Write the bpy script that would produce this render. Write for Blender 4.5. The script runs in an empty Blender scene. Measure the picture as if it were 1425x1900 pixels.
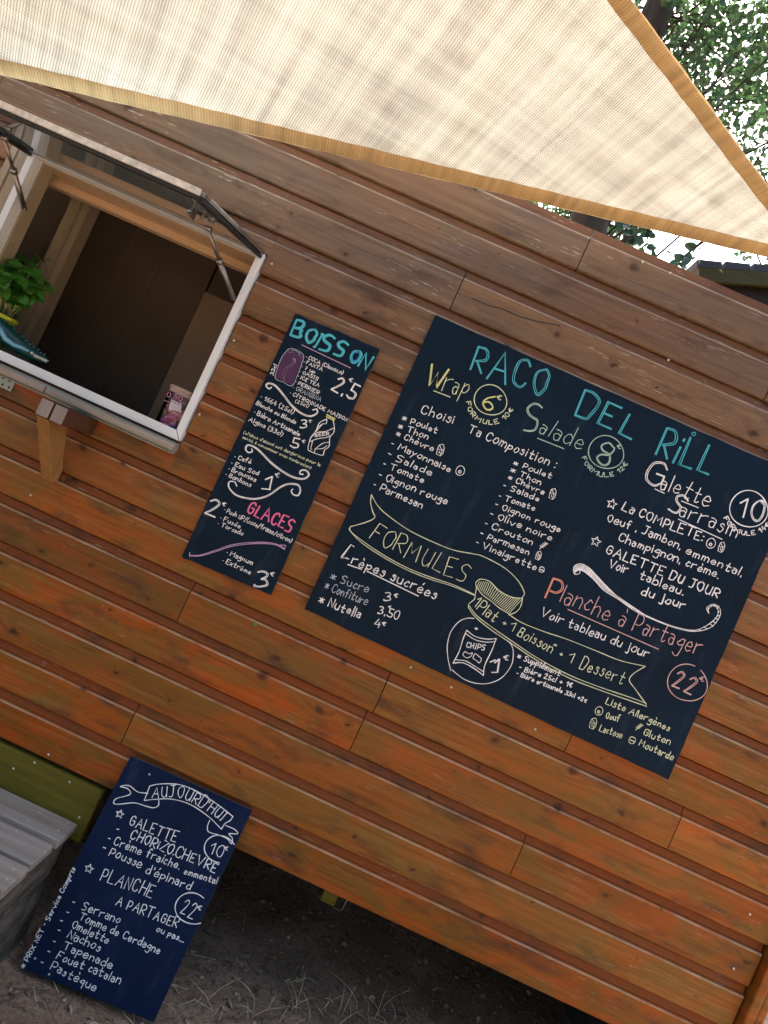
import bpy, math, random
from mathutils import Vector, Matrix, noise as mnoise
random.seed(7)
scn = bpy.context.scene
COL = scn.collection
R = math.radians

# ------------------------------------------------------------------ camera
D, HC, F = 2.08, 1.40, 1390.0            # distance to the wall, lens height, focal length in photo pixels
YAW, PITCH, ROLL = R(1.75), R(1.0), R(24.4)
fw = Vector((-math.sin(YAW)*math.cos(PITCH), math.cos(YAW)*math.cos(PITCH), math.sin(PITCH)))
rt0 = Vector((math.cos(YAW), math.sin(YAW), 0)); up0 = rt0.cross(fw)
ex = math.cos(ROLL)*rt0 + math.sin(ROLL)*up0
eu = -math.sin(ROLL)*rt0 + math.cos(ROLL)*up0
CAM = Vector((0, -D, HC))
cd = bpy.data.cameras.new('camera'); cam = bpy.data.objects.new('camera', cd); COL.objects.link(cam)
cd.sensor_fit = 'VERTICAL'; cd.sensor_height = 36; cd.lens = F/1900*36
cd.clip_start = .02; cd.clip_end = 600
m = Matrix((ex, eu, -fw)).transposed().to_4x4(); m.translation = CAM; cam.matrix_world = m
scn.camera = cam

# ------------------------------------------------------------------ light
SUN_EL, SUN_AZ = R(58), R(12)             # sun stands behind the cabin, a little to the right
w = bpy.data.worlds.new('World'); scn.world = w; w.use_nodes = True
nt = w.node_tree; bg = nt.nodes['Background']
sk = nt.nodes.new('ShaderNodeTexSky'); sk.sky_type = 'NISHITA'; sk.sun_disc = False
sk.sun_elevation = SUN_EL; sk.sun_rotation = SUN_AZ; sk.air_density = .8; sk.dust_density = 5.0; sk.ozone_density = .3
nt.links.new(sk.outputs[0], bg.inputs[0]); bg.inputs[1].default_value = .12
sd = bpy.data.lights.new('sun', 'SUN'); sd.energy = 4.0; sd.angle = R(.5); sd.color = (1, .95, .86)
so = bpy.data.objects.new('sun', sd); COL.objects.link(so)
sdir = Vector((math.sin(SUN_AZ)*math.cos(SUN_EL), math.cos(SUN_AZ)*math.cos(SUN_EL), math.sin(SUN_EL)))
so.rotation_euler = sdir.to_track_quat('Z', 'Y').to_euler(); so.location = sdir*30
vs = scn.view_settings; vs.view_transform = 'Standard'; vs.look = 'None'; vs.gamma = 1; vs.use_curve_mapping = False
vs.exposure = 2.7

# ------------------------------------------------------------------ helpers
def U(x, y, Y=0.0):
    """point of the plane y=Y seen at photo pixel (x, y)"""
    d = fw*F + ex*(x-712.5) - eu*(y-950)
    return CAM + d*((Y+D)/d.y)
def UP(x, y, p0, n):
    d = fw*F + ex*(x-712.5) - eu*(y-950)
    return CAM + d*((p0-CAM).dot(n)/d.dot(n))
def proj(p):
    q = p-CAM; z = q.dot(fw)
    return 712.5+F*q.dot(ex)/z, 950-F*q.dot(eu)/z

class MB:
    def __init__(s): s.v=[]; s.f=[]; s.c=[]; s.uv=[]; s.sm=[]
    def vert(s, p): s.v.append(Vector(p)); return len(s.v)-1
    def face(s, ids, c=(0,0,0), uv=None, sm=False): s.f.append(list(ids)); s.c.append(c); s.uv.append(uv); s.sm.append(sm)
    def poly(s, pts, c=(0,0,0), uv=None): s.face([s.vert(p) for p in pts], c, uv)
    def box(s, a, b, c=(0,0,0)):
        x0,y0,z0=[min(p,q) for p,q in zip(a,b)]; x1,y1,z1=[max(p,q) for p,q in zip(a,b)]
        s.hexa([(x0,y0,z0),(x1,y0,z0),(x1,y1,z0),(x0,y1,z0),(x0,y0,z1),(x1,y0,z1),(x1,y1,z1),(x0,y1,z1)], c)
    def hexa(s, P, c=(0,0,0)):
        i=[s.vert(p) for p in P]
        for q in ((3,2,1,0),(4,5,6,7),(0,1,5,4),(1,2,6,5),(2,3,7,6),(3,0,4,7)): s.face([i[k] for k in q], c)
    def bar(s, a, b, w, h, up=(0,0,1), c=(0,0,0)):
        a=Vector(a); b=Vector(b); d=(b-a).normalized(); r=d.cross(Vector(up)).normalized(); u=r.cross(d)
        P=[]
        for q in (a,b):
            P += [q-r*w/2-u*h/2, q+r*w/2-u*h/2, q+r*w/2+u*h/2, q-r*w/2+u*h/2]
        s.hexa([P[0],P[1],P[5],P[4],P[3],P[2],P[6],P[7]], c)
    def tube(s, pts, rad, n=8, cap=True, sm=True, c=(0,0,0)):
        pts=[Vector(p) for p in pts]; rings=[]
        for i,p in enumerate(pts):
            d=(pts[min(i+1,len(pts)-1)]-pts[max(i-1,0)]).normalized()
            r=d.cross(Vector((.31,.17,.93))); 
            if r.length<1e-4: r=d.cross(Vector((1,0,0)))
            r.normalize(); u=d.cross(r)
            ra=rad(i/(len(pts)-1)) if callable(rad) else rad
            rings.append([s.vert(p+(r*math.cos(2*math.pi*k/n)+u*math.sin(2*math.pi*k/n))*ra) for k in range(n)])
        for a,b in zip(rings,rings[1:]):
            for k in range(n): s.face([a[k],a[(k+1)%n],b[(k+1)%n],b[k]], c, sm=sm)
        if cap: s.face(rings[0][::-1], c); s.face(rings[-1], c)
    def lathe(s, o, prof, n=24, ax=(0,0,1), sm=True):
        o=Vector(o); ax=Vector(ax).normalized(); r=ax.cross(Vector((.3,.9,.2))).normalized(); u=ax.cross(r)
        rings=[[s.vert(o+ax*z+(r*math.cos(2*math.pi*k/n)+u*math.sin(2*math.pi*k/n))*max(q,1e-4)) for k in range(n)] for q,z in prof]
        for a,b in zip(rings,rings[1:]):
            for k in range(n): s.face([a[k],a[(k+1)%n],b[(k+1)%n],b[k]], sm=sm)
    def prism(s, pts, off):
        """polygon extruded by vector off"""
        off=Vector(off); a=[s.vert(p) for p in pts]; b=[s.vert(Vector(p)+off) for p in pts]; n=len(pts)
        s.face(a[::-1]); s.face(b)
        for k in range(n): s.face([a[k],a[(k+1)%n],b[(k+1)%n],b[k]])
    def blob(s, o, r, seed=0, amp=.15, n=10, sq=(1,1,1)):
        o=Vector(o); rings=[]
        for i in range(n+1):
            t=math.pi*i/n; ring=[]
            for k in range(2*n):
                a=math.pi*k/n; d=Vector((math.sin(t)*math.cos(a),math.sin(t)*math.sin(a),math.cos(t)))
                q=1+amp*mnoise.noise(d*1.7+Vector((seed*3.1,seed,0)))*2
                ring.append(s.vert(o+Vector((d.x*sq[0],d.y*sq[1],d.z*sq[2]))*r*q))
            rings.append(ring)
        for a,b in zip(rings,rings[1:]):
            for k in range(2*n): s.face([b[k],b[(k+1)%(2*n)],a[(k+1)%(2*n)],a[k]], sm=True)

ORG = {}
def link(name, mb, mat, parent=None, org=None, bevel=0, label=None):
    me=bpy.data.meshes.new(name); o=bpy.data.objects.new(name, me); COL.objects.link(o)
    if parent is not None: g=ORG[parent.name]; o.parent=parent; 
    else: g=Vector(org) if org is not None else Vector((0,0,0)); o.location=g
    ORG[o.name]=g
    me.from_pydata([v-g for v in mb.v], [], mb.f)
    for i,p in enumerate(me.polygons): p.use_smooth=mb.sm[i]
    if any(c!=(0,0,0) for c in mb.c):
        ca=me.color_attributes.new('info','FLOAT_COLOR','CORNER')
        for p in me.polygons:
            for li in p.loop_indices: ca.data[li].color=(*mb.c[p.index],1)
    if any(u for u in mb.uv):
        ul=me.uv_layers.new(name='map')
        for p in me.polygons:
            if mb.uv[p.index]:
                for k,li in enumerate(p.loop_indices): ul.data[li].uv=mb.uv[p.index][k]
    me.update()
    mats = mat if isinstance(mat,(list,tuple)) else [mat]
    for q in mats: me.materials.append(q)
    if bevel:
        b=o.modifiers.new('bevel','BEVEL'); b.width=bevel; b.segments=2; b.limit_method='ANGLE'; b.angle_limit=R(40)
    if label: o['label']=label
    return o
def empty(name, loc):
    o=bpy.data.objects.new(name,None); o.empty_display_size=.05; COL.objects.link(o); o.location=loc; ORG[o.name]=Vector(loc); return o
def tag(o, label=None, cat=None, group=None, kind=None):
    if label: o['label']=label
    if cat: o['category']=cat
    if group: o['group']=group
    if kind: o['kind']=kind
    return o

# ------------------------------------------------------------------ materials
class NT:
    def __init__(s, name):
        s.m=bpy.data.materials.new(name); s.m.use_nodes=True; s.t=s.m.node_tree; s.b=s.t.nodes['Principled BSDF']; s.out=s.t.nodes['Material Output']
    def n(s, typ, props=None, **inp):
        nd=s.t.nodes.new('ShaderNode'+typ)
        for k,v in (props or {}).items(): setattr(nd,k,v)
        for k,v in inp.items(): s.set(nd,k,v)
        return nd
    def set(s, nd, k, v):
        key=int(k[1:]) if k[0]=='i' and k[1:].isdigit() else k.replace('_',' ')
        so=nd.inputs[key]
        if hasattr(v,'outputs'): v=v.outputs[0]
        if isinstance(v,bpy.types.NodeSocket): s.t.links.new(v,so)
        else: so.default_value=v
    def math(s, op, a, b=0.0, clamp=False):
        return s.n('Math',{'operation':op,'use_clamp':clamp},i0=a,i1=b).outputs[0]
    def mix(s, f, a, b, bt='MIX'):
        nd=s.t.nodes.new('ShaderNodeMix'); nd.data_type='RGBA'; nd.blend_type=bt
        for i,v in ((0,f),(6,a),(7,b)):
            if hasattr(v,'outputs'): v=v.outputs[0]
            if isinstance(v,bpy.types.NodeSocket): s.t.links.new(v,nd.inputs[i])
            else: nd.inputs[i].default_value=(*v,1) if (i and len(v)==3) else v
        return nd.outputs[2]
    def ramp(s, f, stops):
        nd=s.n('ValToRGB',i0=f); cr=nd.color_ramp
        while len(cr.elements)<len(stops): cr.elements.new(.5)
        for e,(p,c) in zip(cr.elements,stops): e.position=p; e.color=(c,c,c,1) if not isinstance(c,tuple) else (*c,1)
        return nd.outputs[0]
    def co(s, scale=(1,1,1), off=None, kind='Object'):
        tc=s.n('TexCoord'); v=tc.outputs[kind]
        mp=s.n('Mapping',i0=v); mp.inputs['Scale'].default_value=scale
        if off is not None: s.t.links.new(off,mp.inputs['Location'])
        return mp.outputs[0]
    def noise(s, vec, scale=1., detail=4., rough=.55, dist=0.):
        return s.n('TexNoise',Vector=vec,Scale=scale,Detail=detail,Roughness=rough,Distortion=dist).outputs[0]
    def base(s, c): s.set(s.b,'Base_Color',c if not isinstance(c,tuple) else (*c,1))
    def bump(s, h, st=.3, dist=.002):
        b=s.n('Bump',Strength=st,Distance=dist,Height=h); s.set(s.b,'Normal',b)

def plain(name, c, rough=.5, metal=0., var=.12, scale=20., bump=0., spec=.5):
    t=NT(name); n=t.noise(t.co(),scale,5)
    col=t.mix(t.ramp(n,[(.3,0.),(.7,1.)]), tuple(max(0,q*(1-var)) for q in c), tuple(q*(1+var) for q in c)); t.base(col)
    t.b.inputs['Roughness'].default_value=rough; t.b.inputs['Metallic'].default_value=metal; t.b.inputs['Specular IOR Level'].default_value=spec
    if bump: t.bump(n,bump)
    return t.m

def wood(name, c0, c1, c2, along='x', rough=.6, gs=1.0, knots=True, stain=None):
    """generic sawn timber: c0 dark grain, c1 body, c2 pale grain"""
    t=NT(name)
    sc={'x':(2.,45.,45.),'y':(45.,2.,45.),'z':(45.,45.,2.)}[along]
    g=t.noise(t.co(tuple(q*gs for q in sc)),1.,6,.62,.6); b=t.noise(t.co(tuple(q*.12*gs for q in sc)),1.,3)
    col=t.mix(t.ramp(g,[(.3,0.),(.7,1.)]),c0,c2); col=t.mix(.55,col,c1); 
    col=t.mix(t.ramp(b,[(.35,0.),(.7,.55)]),col,stain or tuple(q*.55 for q in c1))
    t.base(col); t.b.inputs['Roughness'].default_value=rough; t.b.inputs['Specular IOR Level'].default_value=.22; t.bump(g,.35,.0015)
    return t.m

def cladding_mat():
    t=NT('varnished_cladding')
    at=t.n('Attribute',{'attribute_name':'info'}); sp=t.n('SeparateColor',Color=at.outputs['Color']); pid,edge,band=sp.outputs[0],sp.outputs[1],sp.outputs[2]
    offv=t.n('CombineXYZ',X=t.math('MULTIPLY',pid,61.3),Y=0.,Z=t.math('MULTIPLY',pid,17.7)).outputs[0]
    tc=t.n('TexCoord').outputs['Object']; sep=t.n('SeparateXYZ',Vector=tc); zz=sep.outputs[2]; xx=sep.outputs[0]
    P=t.n('VectorMath',{'operation':'ADD'},i0=tc,i1=offv).outputs[0]
    sx=t.n('SeparateXYZ',Vector=P)
    # knots
    kv=t.n('CombineXYZ',X=t.math('MULTIPLY',sx.outputs[0],5.4),Y=t.math('MULTIPLY',sx.outputs[2],8.2),Z=0.).outputs[0]
    kn=t.noise(t.n('VectorMath',{'operation':'SCALE'},i0=P,Scale=38.).outputs[0],1.,3)
    kd=t.n('VectorMath',{'operation':'ADD'},i0=kv,i1=t.n('VectorMath',{'operation':'SCALE'},i0=t.n('CombineXYZ',X=kn,Y=t.math('MULTIPLY',kn,1.7),Z=0.).outputs[0],Scale=.13).outputs[0]).outputs[0]
    vo=t.n('TexVoronoi',{'voronoi_dimensions':'2D'},Vector=kd,Scale=1.,Randomness=1.)
    kc=t.n('SeparateColor',Color=vo.outputs['Color'])
    krad=t.math('MULTIPLY',t.math('POWER',kc.outputs[0],1.7),.105)
    krel=t.math('DIVIDE',vo.outputs['Distance'],t.math('ADD',krad,.012))
    keep=t.math('GREATER_THAN',kc.outputs[1],.22)
    kcore=t.math('MULTIPLY',t.ramp(krel,[(.0,1.),(.45,.75),(1.,0.)]),keep)
    khalo=t.math('MULTIPLY',t.n('MapRange',Value=krel,From_Min=.6,From_Max=3.2,To_Min=1.,To_Max=0.).outputs[0],keep)
    # grain, bent round the knots
    gz=t.math('ADD',t.math('MULTIPLY',sx.outputs[2],62.),t.math('MULTIPLY',khalo,1.6))
    gv=t.n('CombineXYZ',X=t.math('MULTIPLY',sx.outputs[0],2.6),Y=gz,Z=pid).outputs[0]
    g=t.noise(gv,1.,6,.6,.35)
    fine=t.noise(t.n('CombineXYZ',X=t.math('MULTIPLY',sx.outputs[0],9.),Y=t.math('MULTIPLY',sx.outputs[2],260.),Z=pid).outputs[0],1.,4,.6)
    big=t.noise(t.n('CombineXYZ',X=t.math('MULTIPLY',sx.outputs[0],2.3),Y=t.math('MULTIPLY',sx.outputs[2],9.),Z=pid).outputs[0],1.,4,.55,.5)
    cloud=t.noise(t.co((1.3,1.3,2.2)),1.,3)
    # weathering: bleached by the sun near the top, fresh varnish low down
    hz=t.n('MapRange',Value=t.math('ADD',zz,t.math('MULTIPLY',t.math('SUBTRACT',cloud,.5),.7)),From_Min=1.15,From_Max=2.05).outputs[0]
    blot=t.noise(t.n('CombineXYZ',X=t.math('MULTIPLY',sx.outputs[0],5.5),Y=t.math('MULTIPLY',sx.outputs[2],13.),Z=pid).outputs[0],1.,4,.6,.6)
    hz2=t.math('ADD',hz,t.math('MULTIPLY',t.math('SUBTRACT',t.noise(t.n('CombineXYZ',X=pid,Y=5.,Z=0.).outputs[0],30.,0),.5),.5),True)
    fresh=t.mix(t.ramp(blot,[(.42,0.),(.60,1.)]),t.mix(t.ramp(big,[(.38,0.),(.62,1.)]),(.190,.083,.010),(.215,.066,.004)),(.345,.062,.0015))
    aged=t.mix(t.ramp(big,[(.35,0.),(.65,1.)]),(.138,.098,.068),(.175,.104,.056))
    body=t.mix(hz2,fresh,aged)
    rnd=t.noise(t.n('CombineXYZ',X=pid,Y=1.,Z=0.).outputs[0],47.,0)
    body=t.mix(t.n('MapRange',Value=rnd,From_Min=.3,From_Max=.7,To_Min=0.,To_Max=.55).outputs[0],body,t.mix(hz2,(.200,.108,.020),(.160,.102,.056)))
    body=t.mix(t.ramp(g,[(.3,.55),(.5,0.),(.7,0.)]),body,t.mix(.5,body,(.05,.02,.008)))
    body=t.mix(t.ramp(g,[(.5,0.),(.72,.45)]),body,t.mix(.6,body,(.33,.20,.09)))
    val=t.n('MapRange',Value=t.noise(t.n('CombineXYZ',X=pid,Y=9.,Z=0.).outputs[0],71.,0),From_Min=.3,From_Max=.7,To_Min=.72,To_Max=1.22).outputs[0]
    body=t.mix(1.,body,t.n('CombineColor',Red=val,Green=val,Blue=val).outputs[0],'MULTIPLY')
    fib=t.noise(t.n('CombineXYZ',X=t.math('MULTIPLY',sx.outputs[0],4.),Y=t.math('ADD',t.math('MULTIPLY',sx.outputs[2],150.),t.math('MULTIPLY',khalo,3.)),Z=pid).outputs[0],1.,5,.65)
    body=t.mix(t.ramp(fib,[(.54,0.),(.68,.55)]),body,t.mix(.25,(.045,.017,.006),body))
    redband=t.mix(hz2,(.170,.040,.007),(.135,.056,.024))
    body=t.mix(t.math('MULTIPLY',band,.85),body,t.mix(t.ramp(fine,[(.35,0.),(.65,.4)]),redband,t.mix(.5,redband,body)))
    # dark dirty smudges
    sm=t.noise(t.n('CombineXYZ',X=t.math('MULTIPLY',sx.outputs[0],5.),Y=t.math('MULTIPLY',sx.outputs[2],16.),Z=pid).outputs[0],1.,5,.6)
    body=t.mix(t.ramp(sm,[(.53,0.),(.70,.75)]),body,(.052,.026,.014))
    # flaked varnish: pale dashes along the grain
    fl=t.noise(t.n('CombineXYZ',X=t.math('MULTIPLY',sx.outputs[0],17.),Y=t.math('MULTIPLY',sx.outputs[2],170.),Z=3.).outputs[0],1.,3,.6)
    flm=t.noise(t.n('CombineXYZ',X=t.math('MULTIPLY',sx.outputs[0],3.1),Y=t.math('MULTIPLY',sx.outputs[2],14.),Z=9.).outputs[0],1.,3)
    flk=t.math('MULTIPLY',t.ramp(fl,[(.61,0.),(.66,1.)]),t.ramp(flm,[(.50,0.),(.68,1.)]))
    flk=t.math('MULTIPLY',flk,t.math('ADD',t.math('MULTIPLY',hz2,.6),.3))
    body=t.mix(flk,body,(.46,.41,.35))
    # worn arris, with the light caught on the ledge painted in as a pale line
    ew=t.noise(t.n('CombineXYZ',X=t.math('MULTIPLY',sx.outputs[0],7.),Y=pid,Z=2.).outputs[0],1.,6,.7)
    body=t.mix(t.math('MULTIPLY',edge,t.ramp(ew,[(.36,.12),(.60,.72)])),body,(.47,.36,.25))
    body=t.mix(t.math('MULTIPLY',khalo,.28),body,(.09,.035,.012))
    body=t.mix(t.math('MULTIPLY',kcore,.9),body,(.032,.014,.008))
    t.base(body)
    t.set(t.b,'Roughness',t.n('MapRange',Value=t.math('ADD',g,t.math('MULTIPLY',t.math('SUBTRACT',blot,.5),.8)),From_Min=.25,From_Max=.75,To_Min=.34,To_Max=.66).outputs[0])
    t.b.inputs['Specular IOR Level'].default_value=.22
    hgt=t.math('SUBTRACT',t.math('ADD',t.math('MULTIPLY',g,.6),t.math('MULTIPLY',fine,.4)),t.math('MULTIPLY',kcore,.5))
    t.bump(hgt,.5,.0022)
    return t.m

def slate_mat(name, c):
    t=NT(name); n=t.noise(t.co(),3.,5); f=t.noise(t.co(),140.,3); s=t.noise(t.co((1.,1.,.25)),22.,5,.65)
    col=t.mix(t.ramp(n,[(.3,0.),(.7,1.)]),tuple(q*.8 for q in c),tuple(q*1.2 for q in c))
    col=t.mix(t.ramp(s,[(.55,0.),(.8,.16)]),col,(.10,.14,.19)); t.base(col)
    t.set(t.b,'Roughness',t.n('MapRange',Value=n,From_Min=.3,From_Max=.7,To_Min=.5,To_Max=.66).outputs[0]); t.b.inputs['Specular IOR Level'].default_value=.10
    t.bump(f,.12,.0006); return t.m
def chalk(name, c):
    t=NT(name); n=t.noise(t.co(),420.,2,.6)
    t.base(t.mix(t.ramp(n,[(.3,0.),(.5,1.)]),tuple(q*.78 for q in c),c)); t.b.inputs['Roughness'].default_value=.9; t.b.inputs['Specular IOR Level'].default_value=.15
    return t.m

M={}
M['clad']=cladding_mat()
M['slate']=slate_mat('blackboard_paint',(.0034,.0128,.0270)); M['slate2']=slate_mat('skylit_blue_blackboard_paint',(.0032,.0120,.0430))  # second paint is bluer: sky light on the leaning board put in the colour
M['rawedge']=wood('raw_board_edge',(.10,.08,.06),(.17,.14,.11),(.33,.29,.24))
M['alu']=plain('painted_aluminium',(.70,.74,.76),.38,0,.05,8.)
M['alu2']=plain('chalky_white_rail',(.60,.60,.58),.5,0,.3,60.,.15)
M['gasket']=plain('black_rubber',(.012,.012,.014),.55)
M['steel']=plain('dull_steel',(.30,.29,.28),.38,.9,.2,30.)
M['greywood']=wood('weathered_grey_timber',(.10,.075,.055),(.34,.295,.25),(.58,.53,.47))
M['greywoody']=wood('weathered_grey_stringer',(.030,.027,.021),(.095,.085,.066),(.21,.19,.155),'y',gs=.6)
t=NT('rough_weathered_stringer'); a=t.noise(t.co((14.,5.,22.)),1.,6,.7,.8); b=t.noise(t.co((90.,18.,120.)),1.,5,.7)
col=t.mix(t.ramp(a,[(.35,0.),(.65,1.)]),(.035,.030,.023),(.20,.18,.145)); col=t.mix(t.ramp(b,[(.5,0.),(.7,.7)]),col,(.022,.019,.015)); t.base(col); t.b.inputs['Roughness'].default_value=.9; t.b.inputs['Specular IOR Level'].default_value=.15; t.bump(t.math('ADD',a,b),.9,.006); M['rough']=t.m
M['endgrain']=wood('weathered_end_grain',(.16,.13,.12),(.30,.255,.24),(.44,.40,.38),'z',gs=.7)
M['tan']=wood('pale_planed_pine',(.44,.28,.15),(.60,.41,.25),(.70,.51,.34))
M['tanz']=wood('pale_planed_pine_upright',(.26,.20,.13),(.38,.31,.22),(.50,.43,.32),'z')
M['brace']=wood('oiled_pine_brace',(.19,.09,.025),(.34,.175,.055),(.45,.26,.10),'z')
M['brace2']=wood('red_brown_beam',(.05,.02,.01),(.10,.042,.020),(.16,.08,.04),'y')
M['olive']=wood('algae_green_board',(.050,.042,.004),(.125,.104,.009),(.20,.17,.026),'x',stain=(.038,.042,.006))
M['verge']=wood('mossy_verge_board',(.018,.017,.005),(.050,.044,.009),(.085,.075,.018),'x',stain=(.015,.018,.008))
M['sill']=plain('green_grey_zinc',(.30,.36,.33),.5,.1,.15,12.)
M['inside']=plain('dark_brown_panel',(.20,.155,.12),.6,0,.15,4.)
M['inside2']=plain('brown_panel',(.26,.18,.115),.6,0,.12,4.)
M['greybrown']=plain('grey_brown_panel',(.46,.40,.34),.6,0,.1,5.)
M['roofdark']=plain('dark_roof_felt',(.05,.05,.05),.8)
M['shelterwood']=wood('shaded_shelter_boards',(.006,.005,.004),(.014,.011,.007),(.025,.02,.012),'z')  # near black: shade of the void under the shelter roof put in the colour
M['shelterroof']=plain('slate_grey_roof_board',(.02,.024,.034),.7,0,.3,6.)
M['bark']=wood('rough_bark',(.014,.010,.008),(.042,.033,.026),(.10,.082,.066),'z',.9,.35)
M['screw']=plain('zinc_screw',(.62,.56,.46),.35,.6)
M['green']=plain('green_plastic_plug',(.02,.25,.06),.4)
def leafmat(name,c,tr=.45):
    t=NT(name); n=t.noise(t.co(),7.,3); oi=t.n('ObjectInfo')
    col=t.mix(t.ramp(n,[(.3,0.),(.7,1.)]),tuple(q*.55 for q in c),tuple(q*1.35 for q in c)); t.base(col); t.b.inputs['Roughness'].default_value=.45
    tl=t.n('BsdfTranslucent',Color=t.mix(.5,col,(c[0]*1.8,c[1]*1.7,c[2]*.5))); mx=t.n('MixShader',Fac=tr,i1=t.b,i2=tl); t.t.links.new(mx.outputs[0],t.out.inputs[0]); return t.m
M['leaf']=leafmat('tree_leaf',(.033,.078,.042),.36); M['leaf2']=leafmat('dark_leaf',(.022,.058,.040),.3); M['basil']=leafmat('basil_leaf',(.075,.25,.03),.25)
M['stem']=plain('pale_green_stem',(.30,.36,.14),.5)

# ------------------------------------------------------------------ ground
def gh(x, y):
    q=mnoise.noise(Vector((x*1.3,y*1.3,0)))*.022+mnoise.noise(Vector((x*5,y*5,3)))*.010+mnoise.noise(Vector((x*17,y*17,7)))*.004
    k=max(0.,min(1.,(5-max(abs(x),abs(y)))/3))
    return q*k+.012*max(0,min(1,(y+.1)*2))
def lin(a,b,n): return [a+(b-a)*i/n for i in range(n)]
gx=[-220,-120,-60,-30,-15,-8,-5,-3.5]+lin(-2.5,2.6,150)+[2.6,3.5,5,8,15,30,60,120,220]
gy=[-220,-120,-60,-30,-15,-8,-5,-3,-2.2]+lin(-1.5,1.6,110)+[1.6,2.2,3,5,8,15,30,60,120,220]
g=MB()
for y in gy:
    for x in gx: g.vert((x,y,gh(x,y)))
nx=len(gx)
for j in range(len(gy)-1):
    for i in range(nx-1): g.face([j*nx+i,j*nx+i+1,(j+1)*nx+i+1,(j+1)*nx+i],sm=True)
t=NT('forest_soil'); a=t.noise(t.co(),5.,6,.65); b=t.noise(t.co(),55.,6,.7); c=t.noise(t.co(),210.,3,.7)
col=t.mix(t.ramp(a,[(.35,0.),(.65,1.)]),(.22,.14,.085),(.41,.285,.19)); col=t.mix(t.ramp(b,[(.48,0.),(.66,.85)]),col,(.075,.052,.035)); col=t.mix(t.ramp(c,[(.55,0.),(.72,.8)]),col,(.48,.40,.31)); t.base(col)
t.b.inputs['Roughness'].default_value=.95; t.bump(t.math('ADD',b,t.math('MULTIPLY',c,.6)),.9,.012); M['soil']=t.m
tag(link('ground',g,M['soil']),kind='structure')

# ------------------------------------------------------------------ cabin
CL,CR = -2.7,1.366                        # cladding ends
P0,PP = -.9754+HC,.1235                   # lowest board, board pitch
WX0,WX1,WZ0,WZ1 = -1.396,-.664,-.02+HC,.555+HC     # window opening
cabin=empty('food_cabin',(0,1.1,0)); tag(cabin,'wooden food cabin raised off the ground, clad in varnished reddish brown shiplap boards','cabin')
wall=MB()
def clip(pr,z0,z1):
    out=[]
    for (a,b) in zip(pr,pr[1:]):
        za,ya=a[0],a[1]; zb,yb=b[0],b[1]
        if min(za,zb)>=z1-1e-6 and abs(za-zb)>1e-9 or max(za,zb)<=z0+1e-6 and abs(za-zb)>1e-9: continue
        if abs(za-zb)<1e-9:
            if z0-1e-6<=za<=z1+1e-6: out.append((a,b))
            continue
        f=lambda z:(z,ya+(yb-ya)*(z-za)/(zb-za),a[2],a[3])
        A=f(z1) if za>z1 else a; B=f(z0) if zb<z0 else b
        out.append(((A[0],A[1],a[2],a[3]),(B[0],B[1],a[2],a[3])))
    return out
def plank(k,x0,x1,z0=None,z1=None,pid=0):
    zt=P0+(k+1)*PP; zb=P0+k*PP; dy=random.uniform(-.0012,.0012); sag=random.uniform(-.0012,.0012)
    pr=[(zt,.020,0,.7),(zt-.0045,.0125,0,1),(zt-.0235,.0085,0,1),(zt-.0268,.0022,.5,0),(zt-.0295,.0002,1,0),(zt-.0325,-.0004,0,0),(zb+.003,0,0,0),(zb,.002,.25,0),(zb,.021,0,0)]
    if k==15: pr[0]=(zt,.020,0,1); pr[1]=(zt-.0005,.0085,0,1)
    segs=clip(pr,zb if z0 is None else z0, zt if z1 is None else z1)
    n=max(1,int((x1-x0)/.25))
    for i in range(n):
        xa=x0+(x1-x0)*i/n; xb=x0+(x1-x0)*(i+1)/n
        oa=sag*math.sin(xa*2.1+k); ob=sag*math.sin(xb*2.1+k)
        for a,b in segs:
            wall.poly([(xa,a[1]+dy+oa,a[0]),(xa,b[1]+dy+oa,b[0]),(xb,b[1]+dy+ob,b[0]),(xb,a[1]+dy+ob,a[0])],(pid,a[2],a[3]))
    for x,s in ((x0,1),(x1,-1)):          # end grain
        pts=[(x,a[1]+dy,a[0]) for a,b in segs]+[(x,segs[-1][1][1]+dy,segs[-1][1][0]),(x,.021,segs[-1][1][0]),(x,.021,segs[0][0][0])]
        wall.poly(pts if s>0 else pts[::-1],(pid,0,1))
joints={}
for px,py in ((1090,455),(852,535),(347,1112),(240,1345),(668,1350),(1055,1378),(702,1300),(960,1592),(1421,735),(3,150),(1268,1508)):
    q=U(px,py); k=int((q.z-P0)//PP); joints.setdefault(k,[]).append(q.x)
for k in range(16):
    zb=P0+k*PP; zt=zb+PP; xs=[CL]+sorted(j for j in joints.get(k,[]) if CL<j<CR)+[CR]
    for a,b in zip(xs,xs[1:]):
        a2=a+.0013; b2=b-.0013; pid=random.random()
        if zt<=WZ0 or zb>=WZ1 or b<=WX0 or a>=WX1: plank(k,a2,b2,pid=pid); continue
        if a2<WX0: plank(k,a2,WX0-.006,pid=pid)
        if b2>WX1: plank(k,WX1+.004,b2,pid=pid if a2>WX0 else random.random())
        xa,xb=max(a2,WX0-.006),min(b2,WX1+.004)
        if zb<WZ0-.004: plank(k,xa,xb,None,WZ0-.004,pid)
        if zt>WZ1+.004: plank(k,xa,xb,WZ1+.004,None,pid)
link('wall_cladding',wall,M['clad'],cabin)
ZT=P0+16*PP
b=MB()                                    # dark felt behind the boards, other three walls, floor, flat roof
for (x0,x1,z0,z1) in ((CL,WX0,P0+.01,ZT-.02),(WX1,CR,P0+.01,ZT-.02),(WX0,WX1,P0+.01,WZ0),(WX0,WX1,WZ1,ZT-.02)): b.box((x0,.022,z0),(x1,.045,z1))
link('wall_backing',b,M['roofdark'],cabin)
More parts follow.
